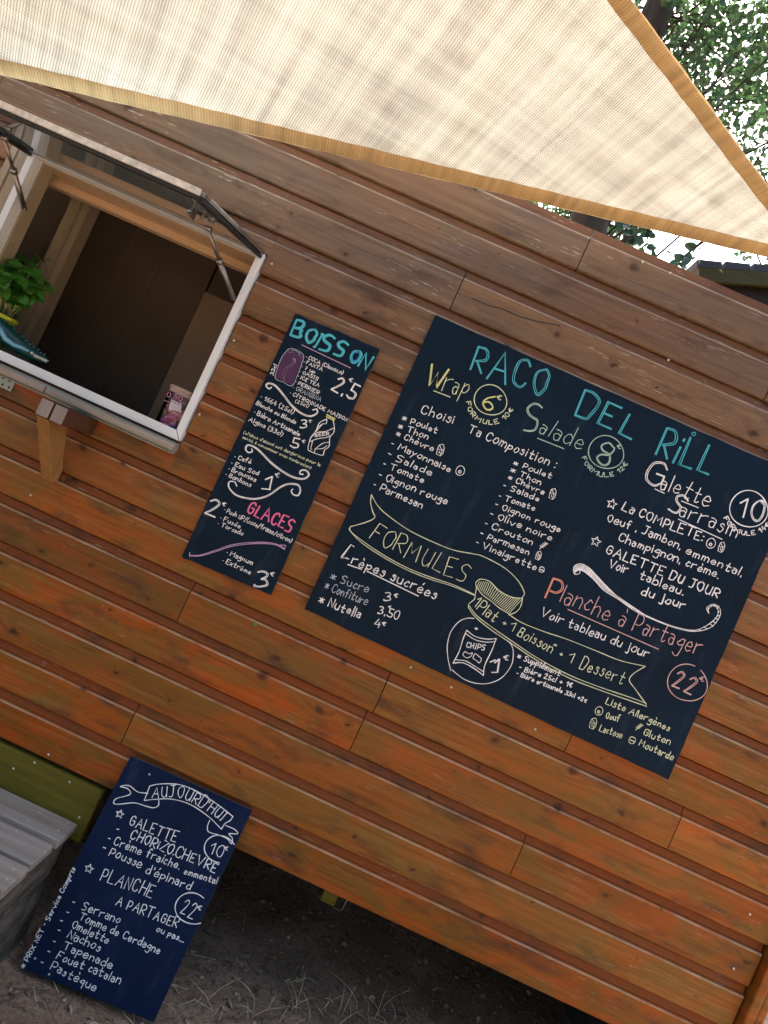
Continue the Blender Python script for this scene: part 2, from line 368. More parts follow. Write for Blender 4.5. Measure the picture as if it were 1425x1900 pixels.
b=MB(); b.box((1.372,.05,P0),(1.40,2.2,ZT-.03)); link('side_wall',b,M['inside2'],cabin)
b=MB(); b.box((-2.74,.05,P0),(-2.702,2.2,ZT-.03)); link('side_wall',b,M['inside2'],cabin)
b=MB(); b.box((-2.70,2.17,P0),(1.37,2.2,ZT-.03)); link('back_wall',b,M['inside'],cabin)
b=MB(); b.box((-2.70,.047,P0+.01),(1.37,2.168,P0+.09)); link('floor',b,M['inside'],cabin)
b=MB(); b.box((-2.76,.047,ZT-.028),(1.41,2.3,ZT-.012)); link('roof',b,M['roofdark'],cabin)
b=MB(); b.box((-2.70,2.05,-.05),(1.37,2.1,P0-.002)); b.box((1.33,.3,-.05),(1.37,2.045,P0-.002)); b.box((-2.7,.1,-.05),(-2.66,2.045,P0-.002)); link('light_block_skirt',b,M['roofdark'],cabin)  # unseen skirts added to keep light out from under the cabin
# corner post: two rounded battens
b=MB()
for (x0,x1,y0) in ((1.372,1.400,-.028),(1.402,1.428,-.020)):
    b.box((x0,y0,P0-.012),(x1,.04,ZT-.004))
link('corner_post',b,M['clad'],cabin,bevel=.007)
# cracks and screws in the cladding
b=MB()
cr=[(875,553),(905,566),(935,574),(965,588),(1000,597),(1040,604)]
for (p,q) in zip(cr,cr[1:]):
    A=U(*p,-.0012); B=U(*q,-.0012); b.poly([A+Vector((0,0,.0015)),A-Vector((0,0,.0015)),B-Vector((0,0,.0012)),B+Vector((0,0,.0012))])
link('crack',b,M['gasket'],cabin)
for (px,py) in ((762,1238),(837,1275),(993,1353),(57,919),(1192,486),(1243,507),(1361,1797),(370,769),(434,632),(504,490),(90,1400),(1240,668),(1391,1696)):
    q=U(px,py,-.001); b=MB(); b.lathe(q,[(.0001,-.0035),(.0026,-.0033),(.0036,-.0015),(.0038,0)],12,(0,1,0)); link('screw_head',b,M['screw'],cabin)
q=U(473,1159,-.001); b=MB(); b.lathe(q,[(.0001,-.004),(.004,-.0035),(.005,0)],12,(0,1,0)); link('wall_plug',b,M['green'],cabin)

# window: frame, reveal, lintel, interior
X0,X1,Z0,Z1=WX0,WX1,WZ0,WZ1
fr=MB(); bw=.026; bs=.0205
def mit(a0,a1,b0,b1):                     # one mitred bar: outer a0-a1, inner b0-b1
    P=[]
    for y in (-.016,.03): P+= [Vector((q[0],y,q[1])) for q in (a0,a1,b1,b0)]
    fr.hexa([P[0],P[1],P[2],P[3],P[4],P[5],P[6],P[7]])
e=.0009
mit((X0+e*2,Z0),(X1-e*2,Z0),(X0+bs+e,Z0+bw),(X1-bs-e,Z0+bw))
mit((X1,Z0+e*2),(X1,Z1),(X1-bs,Z0+bw+e),(X1-bs,Z1-.008))
mit((X0,Z0+e*2),(X0,Z1),(X0+bs,Z0+bw+e),(X0+bs,Z1-.008))
mit((X0+e*2,Z1),(X1-e*2,Z1),(X0+bs+e,Z1-.008),(X1-bs-e,Z1-.008))
wf=link('window_frame',fr,M['alu'],cabin,bevel=.0015)
b=MB(); b.box((X0-.034,-.006,Z0-.02),(X0-.004,-.0015,Z1+.01)); b.box((X0-.055,-.012,Z0-.02),(X0-.036,-.0012,Z1+.012)); link('casing_strip',b,M['tanz'],wf)
b=MB(); b.box((X0+.0005,.031,Z0-.006),(X0+.026,.085,Z1+.03)); link('jamb_lining',b,M['tanz'],wf)
b=MB(); b.box((X1-.012,.031,Z0-.006),(X1,.10,Z1+.03)); link('jamb_lining',b,M['inside2'],wf)
zl=U(300,437,.15).z
b=MB(); b.box((X0+.028,.031,Z1-.009),(X1-.014,.135,Z1+.03)); b.box((X0-.3,.136,zl),(X1+.3,.17,Z1+.12)); link('lintel',b,M['tan'],wf)
b=MB(); b.box((X0+.028,.031,Z0-.006),(X1-.013,.135,Z0-.001)); link('inner_sill',b,M['inside2'],wf)
a=U(165,380,.3); b=MB(); b.box((-1.417,.30,P0+.1),(-1.385,.38,ZT-.04)); b.box((-1.382,.312,P0+.1),(-1.358,.38,ZT-.04)); link('interior_post',b,M['tanz'],cabin)
b=MB()
for i,x in enumerate((-2.3,-1.72,-1.13)): b.box((x+.003,.95,P0+.1),(x+.583,.965,ZT-.035))
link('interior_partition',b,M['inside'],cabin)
b=MB()
for px in (262,196): q_=U(px,560,.945); b.box((q_.x-.005,.943,P0+.1),(q_.x+.005,.949,ZT-.04))
link('joint_strip',b,M['inside2'],cabin)
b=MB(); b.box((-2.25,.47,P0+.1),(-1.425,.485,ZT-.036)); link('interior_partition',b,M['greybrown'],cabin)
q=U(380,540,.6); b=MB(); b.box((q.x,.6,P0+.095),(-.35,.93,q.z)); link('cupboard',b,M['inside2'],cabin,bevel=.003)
# zinc sill, timber ledge, bracket
zi=MB(); zi.box((-1.9,-.028,Z0-.036),(X1-.001,.0,Z0-.008)); zi.box((-1.9,-.034,Z0-.040),(X1-.001,-.002,Z0-.0365)); zs=link('window_sill',zi,M['sill'],cabin,bevel=.001)
led=MB(); zt_=U(100,722,-.055).z; zb_=U(100,738.5,-.055).z
led.box((-1.9,-.055,zb_),(-1.05,-.002,zt_)); led.box((-1.0485,-.054,zb_+.001),(U(322,826,-.055).x,-.002,zt_-.0005))
ledge=link('timber_ledge',led,M['greywood'],cabin,bevel=.004)
b=MB(); b.box((-.972,-.20,HC-.106),(-.9365,-.0015,HC-.0595)); b.box((-.9345,-.196,HC-.1065),(-.898,-.0015,HC-.060)); o=link('bracket_beam',b,[M['brace2'],M['endgrain']],ledge,bevel=.004)
for p in o.data.polygons:
    if p.normal.y<-.9: p.material_index=1
b=MB(); b.prism([(-.968,-.197,HC-.107),(-.968,-.085,HC-.108),(-.968,-.030,HC-.195),(-.968,-.003,HC-.225),(-.968,-.003,HC-.262),(-.968,-.030,HC-.270)],(.036,0,0)); link('diagonal_brace',b,M['brace'],ledge,bevel=.003)
b=MB(); A=U(-30,690,-.003); B=U(20,727,-.003)
b.box((B.x-.11,-.0035,B.z),(B.x,-.0015,B.z+.036)); pl=link('mending_plate',b,M['sill'],cabin)
b=MB()
for i in range(5):
    for j in range(2): b.lathe((B.x-.010-.02*i-.006*j,-.0036,B.z+.009+.018*j),[(.0001,-.0004),(.0036,-.0003)],10,(0,1,0))
link('plate_hole',b,M['gasket'],pl)

# top-hung sash, propped open
SA=Vector((X0+.004,-.022,Z1-.004)); SB=Vector((X1-.005,-.022,Z1-.004)); off=Vector((0,-.53,-.081)); nrm=Vector((0,.081,-.53)).normalized()   # nrm points down
SC,SD=SB+off,SA+off
wy=off.normalized()
b=MB(); b.bar(SA+off*.993-nrm*.004,SB+off*.993-nrm*.004,.009,.014,-nrm); sash=link('window_sash',b,M['alu2'],cabin,bevel=.0015)
b=MB()
for p in (SA,SB): b.bar(p-nrm*.004,p-nrm*.004+off*.968,.012,.010,-nrm)
b.bar(SA+Vector((.0075,0,0)),SB-Vector((.0075,0,0)),.0045,.008,-nrm); link('sash_rail',b,M['steel'],sash,bevel=.001)
b=MB()
for p,s in ((SA,1),(SB,-1)):
    pts=[p+off*t+Vector((s*(.004+.0012*math.sin(t*17)),0,0))+nrm*(.008) for t in [i/14*.965 for i in range(15)]]
    b.tube(pts,.0068,6)
b.bar(SA+off*.972+nrm*.006,SB+off*.972+nrm*.006,.019,.010,-nrm); link('gasket',b,M['gasket'],sash)
t=NT('tinted_window_glass'); fz=t.n('Fresnel',IOR=1.5); tr=t.n('BsdfTransparent',Color=(.40,.50,.54,1)); gl=t.n('BsdfGlossy',Color=(.9,.95,1,1),Roughness=.02)
df=t.n('BsdfDiffuse',Color=(.24,.33,.39,1)); mx0=t.n('MixShader',Fac=.66,i1=tr,i2=df)
mx=t.n('MixShader',Fac=t.math('ADD',fz,.05),i1=mx0,i2=gl); t.t.links.new(mx.outputs[0],t.out.inputs[0]); M['glass']=t.m
b=MB(); k=.008
q=[SA+Vector((k,0,0))+off*.02,SB-Vector((k,0,0))+off*.02,SB-Vector((k,0,0))+off*.955,SA+Vector((k,0,0))+off*.955]
b.hexa([p-nrm*.002 for p in q]+[p+nrm*.002 for p in q]); link('glass_pane',b,M['glass'],sash)
# latch and stays
def on_sash(px,py):
    return UP(px,py,SA,nrm)
L=on_sash(374,392); b=MB(); b.box(L+Vector((-.016,-.018,-.006)),L+Vector((.016,.018,-.002))); b.box(L+Vector((-.013,-.03,-.028)),L+Vector((-.009,.004,-.006))); b.tube([L+Vector((-.011,-.028,-.02)),L+Vector((-.013,-.05,-.03))],.004,8); b.tube([L+Vector((.008,0,-.004)),L+Vector((.008,0,-.02))],.004,8); link('latch',b,M['steel'],sash,bevel=.0008)
T=on_sash(389,414)+nrm*.014; Bq=U(438,556,-.012); Bq.x=X1-.030
def stay(T,Bq):
    b=MB(); mid=T.lerp(Bq,.45); b.tube([T,mid],.0048,10); b.tube([mid,Bq],.0075,10); b.lathe(T+Vector((.006,0,0)),[(.0001,-.012),(.007,-.012),(.007,.004),(.0001,.004)],12,(1,0,0)); b.lathe(mid,[(.0001,-.006),(.010,-.006),(.010,.006),(.0001,.006)],12,(Bq-T)); b.lathe(Bq,[(.0001,-.008),(.006,-.008),(.006,.006),(.0001,.006)],12,(1,0,0))
    return b
link('stay_arm',stay(T,Bq),M['steel'],sash)
Bl=U(45,386,-.018); Tl=Vector((X0+.03,T.y,T.z)); link('stay_arm',stay(Tl,Bl),M['steel'],sash)
# joist end and strap hanging below the wall
q=U(610,1668,.10); b=MB(); b.box((q.x-.022,.10,q.z-.014),(q.x+.022,.4,P0+.02)); link('joist_end',b,M['olive'],cabin,bevel=.002)
q=U(628,1695,.03); b=MB(); b.tube([(q.x+.012,.05,P0+.03),(q.x+.008,.05,q.z+.004),(q.x+.005,.05,q.z),(q.x-.018,.05,q.z)],.0016,6); link('metal_strap',b,M['steel'],cabin)

# ------------------------------------------------------------------ step
step=empty('wooden_step',(-.9,-.23,0)); tag(step,'grey slatted wooden step with mossy back board below the serving window','step')
sz=HC-1.095
for i in range(3):
    y1=(-.009,-.145,-.280)[i]; b=MB(); b.box((-1.7,y1-.114,sz-.026),(-.475-.003*(i==1),y1,sz+(0,-.002,.001)[i]))
    b2=link('slat',b,M['greywood'],step,bevel=.004)
b=MB(); b.box((-.512,-.402,sz-.108),(-.479,-.05,sz-.0275)); link('side_board',b,M['rough'],step,bevel=.004)
b=MB(); b.hexa([(-.51,-.46,-.03),(-.468,-.46,-.03),(-.472,-.03,-.03),(-.51,-.03,-.03),(-.515,-.41,sz-.113),(-.476,-.41,sz-.113),(-.478,-.06,sz-.111),(-.515,-.06,sz-.111)]); link('side_board',b,M['rough'],step,bevel=.006)
b=MB(); b.box((-1.7,-.426,sz-.09),(-.482,-.403,sz-.004)); link('front_board',b,M['tan'],step,bevel=.003)
for (px,py) in ((126,1527),(73,1507),(52,1523),(83,1581),(30,1541),(25,1613),(13,1631),(108,1541)):
    q=UP(px,py,Vector((0,0,sz+.0012)),Vector((0,0,1))); b=MB(); b.lathe(q,[(.0001,.0012),(.003,.001),(.0036,0)],10); link('screw_head',b,M['screw'],step)
b=MB(); b.box((-1.7,-.004,sz-.05),(-.452,.026,HC-.988)); link('back_board',b,M['olive'],step,bevel=.003)
for (px,py) in ((64,1415),(25,1426),(129,1451),(147,1517)):
    q=U(px,py,-.0045); b=MB(); b.lathe(q,[(.0001,-.003),(.003,-.0025),(.0035,0)],10,(0,1,0)); link('screw_head',b,M['screw'],step)

# ------------------------------------------------------------------ shade sail
def sailmat(name,c,pitch,gap,tl,dk=.30):
    t=NT(name); uv=t.n('UVMap',{'uv_map':'map'}).outputs[0]; s=t.n('SeparateXYZ',Vector=uv); u,v=s.outputs[0],s.outputs[1]
    wob=t.math('MULTIPLY',t.math('SUBTRACT',t.noise(uv,9.,3),.5),pitch*1.4)
    zig=t.math('MULTIPLY',t.math('PINGPONG',t.math('MULTIPLY',v,1/(pitch*1.6)),.5),pitch*.55)
    ph=t.math('FRACT',t.math('DIVIDE',t.math('ADD',t.math('ADD',u,wob),zig),pitch))
    d=t.math('ABSOLUTE',t.math('SUBTRACT',ph,.5))                       # .5 at gap, 0 at rib
    n=t.noise(uv,7.,4); strand=t.noise(t.n('CombineXYZ',X=t.math('MULTIPLY',u,130.),Y=t.math('MULTIPLY',v,3.),Z=0.).outputs[0],1.,3)
    col=t.mix(t.ramp(n,[(.35,0.),(.65,1.)]),tuple(q*.88 for q in c),c); col=t.mix(t.ramp(strand,[(.55,0.),(.75,.35)]),col,tuple(min(1,q*1.12) for q in c))
    col=t.mix(t.ramp(d,[(.24,0.),(.44,.75)]),col,tuple(q*dk for q in c))
    s1=t.noise(t.n('CombineXYZ',X=t.math('MULTIPLY',u,38.),Y=t.math('MULTIPLY',v,1.1),Z=0.).outputs[0],1.,4); s2=t.noise(t.n('CombineXYZ',X=t.math('MULTIPLY',u,1.2),Y=t.math('MULTIPLY',v,26.),Z=4.).outputs[0],1.,4)
    sv=t.n('MapRange',Value=t.math('ADD',s1,t.math('MULTIPLY',s2,.7)),From_Min=.62,From_Max=1.08,To_Min=.72,To_Max=1.25).outputs[0]; col=t.mix(1.,col,t.n('CombineColor',Red=sv,Green=sv,Blue=sv).outputs[0],'MULTIPLY')
    t.base(col); t.b.inputs['Roughness'].default_value=.8; t.b.inputs['Specular IOR Level'].default_value=.2
    tr=t.n('BsdfTranslucent',Color=col); mx=t.n('MixShader',Fac=tl,i1=t.b,i2=tr)
    tp=t.n('BsdfTransparent',Color=(1,1,1,1)); hole=t.math('MULTIPLY',t.ramp(d,[(.36,0.),(.48,1.)]),gap)
    mx2=t.n('MixShader',Fac=hole,i1=mx,i2=tp); t.t.links.new(mx2.outputs[0],t.out.inputs[0])
    bp=t.n('Bump',Strength=.5,Distance=.002,Height=t.math('SUBTRACT',1.,d)); t.set(t.b,'Normal',bp); return t.m
M['sail']=sailmat('cream_knitted_shade_cloth',(.55,.53,.46),.0056,.05,.125)
M['hem']=sailmat('tan_webbing_hem',(.60,.43,.22),.0065,.0,.12,.62)
sA=U(1541,503,-.13); sL=U(0,136,-.46); sQ=U(1172,0,-.72)
sB=sA+(sL-sA)*1.75; sC=sA+(sQ-sA)*4.0
sn=(sL-sA).cross(sQ-sA).normalized(); 
if sn.z<0: sn=-sn
sdn=Vector((-.43,.86,-.26)); sdn=(sdn-sn*sdn.dot(sn)).normalized(); sac=sdn.cross(sn)
def sailp(u,v):
    p=sA+(sB-sA)*u+(sC-sA)*v
    # slight scallop of the free edges and sag in the middle
    p+= (sC-sA).normalized()*(.05*math.sin(math.pi*min(1,u))*max(0,1-v*4))*0
    p-= sn*(.14*u*v*4*(1-u-v)*.8)
    r=(.006*math.sin(9*u+26*v)+.004*math.sin(31*v-7*u))*min(1,5*min(u,v)+.02)
    return p+sn*r
N=90; b=MB(); idx={}
for i in range(N+1):
    for j in range(N+1-i):
        idx[i,j]=b.vert(sailp((i/N)**1.15,(j/N)**1.25*(1-(i/N)**1.15)/max(1e-6,(1-i/N)**1.25) if i<N else 0))
def suv(k): p=b.v[k]; return (p.dot(sac),p.dot(sdn))
for i in range(N):
    for j in range(N-i):
        f=[idx[i,j],idx[i+1,j],idx[i,j+1]]; b.face(f,uv=[suv(k) for k in f],sm=True)
        if i+j<N-1:
            f=[idx[i+1,j],idx[i+1,j+1],idx[i,j+1]]; b.face(f,uv=[suv(k) for k in f],sm=True)
sail=empty('shade_sail',sA); tag(sail,'cream triangular shade sail with tan hem stretched above the cabin front','shade sail')
link('sail_cloth',b,M['sail'],sail)
for edge in (0,1):
    b=MB(); n=160; wd=(.041,.031)[edge]
    for i in range(n+1):
        s=i/n
        p=sailp(s,0) if edge==0 else sailp(0,s)
        d=((sB-sA) if edge==0 else (sC-sA)).normalized(); inn=(sC-sA) if edge==0 else (sB-sA); inn=(inn-d*inn.dot(d)).normalized()
        wob=.0007*math.sin(i*1.3)+.0005*math.sin(i*.37)
        for k,(a,z) in enumerate(((-.002+wob,.0),(.004,-.0035),(wd*.5,-.0045),(wd-.004,-.004),(wd+wob,-.002))): b.vert(p+inn*a+sn*(z-.002))
    L0=((sB-sA) if edge==0 else (sC-sA)).length
    for i in range(n):
        for k in range(4):
            o=i*5+k; b.face([o,o+1,o+6,o+5],uv=[(i/n*L0,k*.01),(i/n*L0,k*.01+.01),((i+1)/n*L0,k*.01+.01),((i+1)/n*L0,k*.01)],sm=True)
    link('hem',b,M['hem'],sail)
b=MB(); b.lathe(sA+(sA-sailp(.02,.02)).normalized()*.03,[(.018,-.003),(.022,0),(.018,.003)],16,sn); b.tube([sA+(sA-sailp(.02,.02)).normalized()*.045,sA+(sA-sailp(.02,.02)).normalized()*.9+Vector((0,0,.15))],.004,6); link('corner_ring',b,M['steel'],sail)

# ------------------------------------------------------------------ chalk lettering: a single-stroke hand
GL={'A':'044e84 2868','B':'141e ~1e5e6c5a29 ~296967755414','C':'~7c5e2d1a17255476','D':'141e ~1e4e7c79665414','E':'7e1e1474 1959','F':'7e1e14 1959','G':'~7c5e2d1a17255476 7679 4979','H':'141e 747e 1979','I':'1424 242e 1e3e','J':'2e7e ~5e57442414','K':'141e 7e1974','L':'1e1474','M':'041e488e94','N':'141e747e','O':'~4e1c18355477797c5e4e','P':'141e ~1e5e7c7a5828','Q':'~4e1c18355477797c5e4e 4784','R':'141e ~1e5e7c7a5928 3874','S':'~7d5e3e1c2a598654 ~54341 5','T':'0e8e 4e44','U':'~1e17345477 7e7774','V':'0e448e','W':'0e345b74ae','X':'0484'[:0]+'048e 0e84','Y':'0e49 8e4944','Z':'1e7e1474',
'a':'~1a3a5956 5655 ~5838164464556 ','b':'1f14 ~184a676534 ~341415'[:9]+' ~153465684a18','c':'~593a28163455','d':'6f64 ~684a29163466','e':'~175768594a29163465','f':'~6e5f3e3c34 1a5a','g':'~694a28173667 6a62 ~6250301 1'[:0]+'~694a28173667 ~6a62503011','h':'1f14 ~184a686664','i':'2a24 2d2c','j':'~3a32201 1'[:0]+'~4a42301 1'[:0]+'~4a423011 4d4c','k':'1f14 6a1764','l':'2f24','m':'1a14 ~183a484644 ~486a888684','n':'1a14 ~184a686664','o':'~3a281634566758493a','p':'1a10 ~184a68563516','q':'~694a28173667 6a60','r':'1a14 ~18295a6a','s':'~593a295745342 5'[:0]+'~594a3a29385756443415','t':'~2e25344455 0a5a','u':'~1a16344466 6a64','v':'0a346a','w':'0a24486 48a'[:0]+'0a2448648a','x':'0a54 5a04','y':'1a36 6a3610','z':'1a5a1454',
'0':'~3e1b17345457 6b5e3e'[:0]+'~3e1b1734546 6b5e3e'[:0]+'~3e1b17345467 6b'[:0]+'~3e1b173454676b5e3e','1':'1b4e 4e44','2':'~1c3e5d5b3714 1464','3':'~1d3e5d5b3929 ~39595634141 5'[:0]+'~1d3e5d5b39 ~39596634 ~341415','4':'4e1767 5a53','5':'6e2e29 ~2949695534 ~341415'[:0]+'6e2e29 ~29496865443415','6':'~5e2b1634546658382 7'[:0]+'~5e2b17345466583917','7':'1e6e34 3959','8':'~5d3e1c2a596654341628596c5d','9':'~6b4e2c1a3959 6c64','€':'~6c4d2b27446 5'[:0]+'~6c4d2b274465 0a4a 0848',
'.':'2424','·':'2929',',':'3533','2':'~1c3e5d5b3714 1464',':':'2525 2a2a','(':'~4f2c1825 ~2541','\u0029':'~1f3c3825 ~3511'[:0]+'~1f3c3935 ~3511','/':'025f','-':'1949',"'":'2f2c','+':'3b35 0868','*':'3b35 0a66 066a','•':'2828','?':'',' ':''}
GL['(']='~4f2c2742'; GL[')']='~1f3c3712'; GL['a']='~1a3a5956 ~5837164464 ~4456'[:0]+'~1a3a595654 ~57381716244456'; GL['S']='~7d5e3e1c2a5867544425 ~2515'[:0]+'~7d5e3e1c2a4968654414'; GL['b']='1f14 ~163454675a3a18'[:0]+'1f14 ~1846'[:0]+'1f14 ~153465684a18'; GL['o']='~3a2816344466695a3a'
ACC={'é':('e','4d5f'),'è':('e','3f4d'),'ê':('e','3d4f5d'),'à':('a','2f3d'),'È':('E','3'),'É':('E','4')}
B36='0123456789abcdefghijklmnopqrstuvwxyz'
def glyph(ch):
    """list of (smooth, [(x,y)...]) with cap height 10, baseline 0"""
    extra=None
    if ch in ACC: ch,extra=ACC[ch]
    out=[]
    for s in (GL.get(ch,'')+((' '+extra) if extra else '')).split():
        sm=s[0]=='~'; s=s.lstrip('~')
        out.append((sm,[(B36.index(s[i]),B36.index(s[i+1])-4) for i in range(0,len(s)-1,2)]))
    return out
def smooth(p, n=5):
    if len(p)<3: return p
    q=[(2*p[0][0]-p[1][0],2*p[0][1]-p[1][1])]+list(p)+[(2*p[-1][0]-p[-2][0],2*p[-1][1]-p[-2][1])]
    if abs(p[0][0]-p[-1][0])+abs(p[0][1]-p[-1][1])<1e-6: q[0]=p[-2]; q[-1]=p[1]
    out=[]
    for i in range(1,len(q)-2):
        a,b,c,d=q[i-1:i+3]
        for k in range(n):
            t=k/n; f=lambda i:.5*(2*b[i]+(c[i]-a[i])*t+(2*a[i]-5*b[i]+4*c[i]-d[i])*t*t+(3*b[i]-a[i]-3*c[i]+d[i])*t**3)
            out.append((f(0),f(1)))
    out.append(p[-1]); return out

ZM=dict(A=(420,570,4.75),B=(330,820,4.75),C=(680,580,3.5625),D=(1020,680,3.5185),E=(560,880,3.5625),F=(860,850,3.5625),G=(1025,900,3.5625),H=(800,1060,3.5625),I=(1025,1140,3.5625),J=(0,1360,2.969),K=(0,1600,2.969))
class Board:
    def __init__(s, obj, p0, n, xa):
        s.o=obj; s.n=n.normalized(); s.p0=p0+s.n*.0006; s.x=xa.normalized(); s.y=s.n.cross(s.x); s.k=0
        if s.y.z<0: s.y=-s.y
        s.mb=None
    def uv(s, z, p):
        ox,oy,sc=ZM[z]; q=UP(ox+p[0]/sc,oy+p[1]/sc,s.p0,s.n)-s.p0
        return (q.dot(s.x),q.dot(s.y))
    def begin(s): s.mb=MB(); s.segs=[]; s.dep=0
    def seg(s, nm):
        if s.mb is not None and hasattr(s,'segs'): s.segs.append((nm,len(s.mb.v),len(s.mb.f)))
    def end(s, name, mat, label=None): 
        PN={'menu_lines':'menu_line','ingredient_list':'menu_line','drinks_list':'menu_line','allergen_list':'allergen_line','small_print':'small_print','formula_line':'formula_line'}
        if name not in PN: return link(name,s.mb,mat,s.o,label=label)
        sg=s.segs+[(None,len(s.mb.v),len(s.mb.f))]
        for (nm,v0,f0),(_,v1,f1) in zip(sg,sg[1:]):
            if v1==v0: continue
            q=MB(); q.v=s.mb.v[v0:v1]; q.f=[[i-v0 for i in f] for f in s.mb.f[f0:f1]]; n=f1-f0; q.c=s.mb.c[f0:f1]; q.uv=s.mb.uv[f0:f1]; q.sm=s.mb.sm[f0:f1]
            link(PN[name] if nm=='text' else nm,q,mat,s.o)
    def stroke(s, pts, w):
        """flat chalk line, mitred, on the board face"""
        q=[Vector((p[0],p[1])) for p in pts]; q=[p for i,p in enumerate(q) if i==0 or (p-q[i-1]).length>1e-5]
        if len(q)==1: q=[q[0]-Vector((w*.35,0)),q[0]+Vector((w*.35,0))]
        s.k+=1; h=(s.k%23)*.00001
        d0=(q[1]-q[0]).normalized(); d1=(q[-1]-q[-2]).normalized(); n=len(q)
        ctr=[(q[0]-d0*w*.42,.45)]+[(q[0]-d0*w*.12,1.)]+[(p,.93+.17*math.sin(i*.55+s.k*1.7)+random.uniform(-.08,.08)) for i,p in enumerate(q[1:-1])]+[(q[-1]+d1*w*.12,1.)]+[(q[-1]+d1*w*.42,.45)]
        ids=[]
        for i,(p,f) in enumerate(ctr):
            a=ctr[max(i-1,0)][0]; b=ctr[min(i+1,len(ctr)-1)][0]; d=(b-a); d=d.normalized() if d.length>1e-9 else d0
            nn=Vector((-d.y,d.x)); 
            if 0<i<len(ctr)-1:
                e=(p-a); c=nn.dot(Vector((-e.y,e.x)).normalized()) if e.length>1e-9 else 1; f=f/max(.75,c)
            pr=[]
            for sg in (1,-1):
                c=p+nn*(sg*w*.5*f); pr.append(s.mb.vert(s.p0+s.x*c.x+s.y*c.y+s.n*h))
            ids.append(pr)
        for a,b in zip(ids,ids[1:]): s.mb.face([a[0],a[1],b[1],b[0]])
    def line(s, z, pts, w=2.2, sm=True, dbl=0):
        """drawing: points in picture coordinates of crop z, w in photo pixels"""
        p=[s.uv(z,q) for q in pts]; p=smooth(p,6) if sm else p; W=w*PXM
        if dbl:
            o=[]
            for sg in (1,-1):
                r=[]
                for i,q in enumerate(p):
                    a=Vector(p[max(i-1,0)]); b=Vector(p[min(i+1,len(p)-1)]); d=(b-a).normalized(); e=sg*dbl*PXM*.5*(math.sin(math.pi*i/(len(p)-1))*.7+.3)
                    r.append((q[0]-d.y*e,q[1]+d.x*e))
                s.stroke(r,W)
        else: s.stroke(p,W)
    def text(s, z, txt, path, h, w=2.1, slant=.06, outline=0, fill=0, jit=1.45, flip=False, stretch=None):
        s.seg('text')
        """hand-written line; path = baseline in crop coordinates, h = cap height in photo pixels"""
        P=[Vector(s.uv(z,q)) for q in path]
        seg=[(b-a).length for a,b in zip(P,P[1:])]; tot=sum(seg)
        H=h*PXM; adv=[]; x=0
        for ch in txt:
            g=glyph(ch)
            if not g: adv.append((g,0,x)); x+=4.6; continue
            xs=[p[0] for _,l in g for p in l]; mn,mx=min(xs),max(xs)
            if ch in 'iltI1.,:\'': x+=.3
            adv.append((g,mn,x)); x+=(mx-mn)+(2.6 if ch not in "ilt." else 2.9)
        x-=2.6; kx=tot/max(x,1e-6)
        def at(u):
            u=max(0,min(u,tot-1e-9))
            for i,l in enumerate(seg):
                if u<=l or i==len(seg)-1:
                    if len(P)>2:                               # smooth the turn of a bent baseline
                        d=(P[i+1]-P[i]).normalized(); t=u/l
                        if t<.5 and i>0: d=d.lerp((P[i]-P[i-1]).normalized(),.5-t)
                        if t>.5 and i<len(seg)-1: d=d.lerp((P[i+2]-P[i+1]).normalized(),t-.5)
                    else: d=(P[i+1]-P[i])
                    return P[i]+(P[i+1]-P[i])*(u/l), d.normalized()
                u-=l
        ky=H/10; gx=min(kx,ky*1.6) if stretch is None else ky*stretch
        for (g,mn,x0) in adv:
            if not g: continue
            xs=[p[0] for _,l in g for p in l]; wd=max(xs)-mn
            c,d=at((x0+wd/2)*kx); nn=Vector((-d.y,d.x))
            if flip: nn=-nn
            a=random.gauss(0,.035)*jit; sc=1+random.gauss(0,.045)*jit; dy=random.gauss(0,.025)*jit*H; ca,sa=math.cos(a),math.sin(a)
            for sm,l in g:
                pl=[]
                for (px,py) in (smooth(l) if sm else l):
                    X=(px-mn-wd/2)*gx*sc*.96+slant*py*ky; Y=py*ky*sc+dy
                    X,Y=X*ca-Y*sa,X*sa+Y*ca
                    q=c+d*X+nn*Y; pl.append((q.x,q.y))
                if fill: s.stroke(pl,fill*PXM)
                if outline:
                    for sg in (1,-1):
                        r=[]
                        for i,q in enumerate(pl):
                            a_=Vector(pl[max(i-1,0)]); b_=Vector(pl[min(i+1,len(pl)-1)]); dd=(b_-a_); dd=dd.normalized() if dd.length>1e-9 else d
                            tp=.55+.45*math.sin(math.pi*i/max(1,len(pl)-1)); e=sg*outline*PXM*.5*tp
                            r.append((q[0]-dd.y*e,q[1]+dd.x*e))
                        s.stroke(r,w*PXM)
                else: s.stroke(pl,w*.87*PXM*random.uniform(.88,1.1))
    def ring(s, z, c, rx, ry, w=2., a0=0., a1=360., rot=24.):
        pts=[]
        for i in range(41):
            a=R(a0+(a1-a0)*i/40); x=rx*math.cos(a); y=ry*math.sin(a); rr=R(rot); q=1+.02*math.sin(3*a+1)
            pts.append((c[0]+(x*math.cos(rr)-y*math.sin(rr))*q,c[1]+(x*math.sin(rr)+y*math.cos(rr))*q))
        s.stroke([s.uv(z,p) for p in pts],w*PXM)
    def star(s, z, c, r, w=1.8, rot=20.):
        s.seg('star_mark')
        pts=[]
        for i in range(11):
            a=R(rot-90+i*36); q=r if i%2==0 else r*.45; pts.append((c[0]+q*math.cos(a),c[1]+q*math.sin(a)))
        s.stroke([s.uv(z,p) for p in pts],w*PXM)
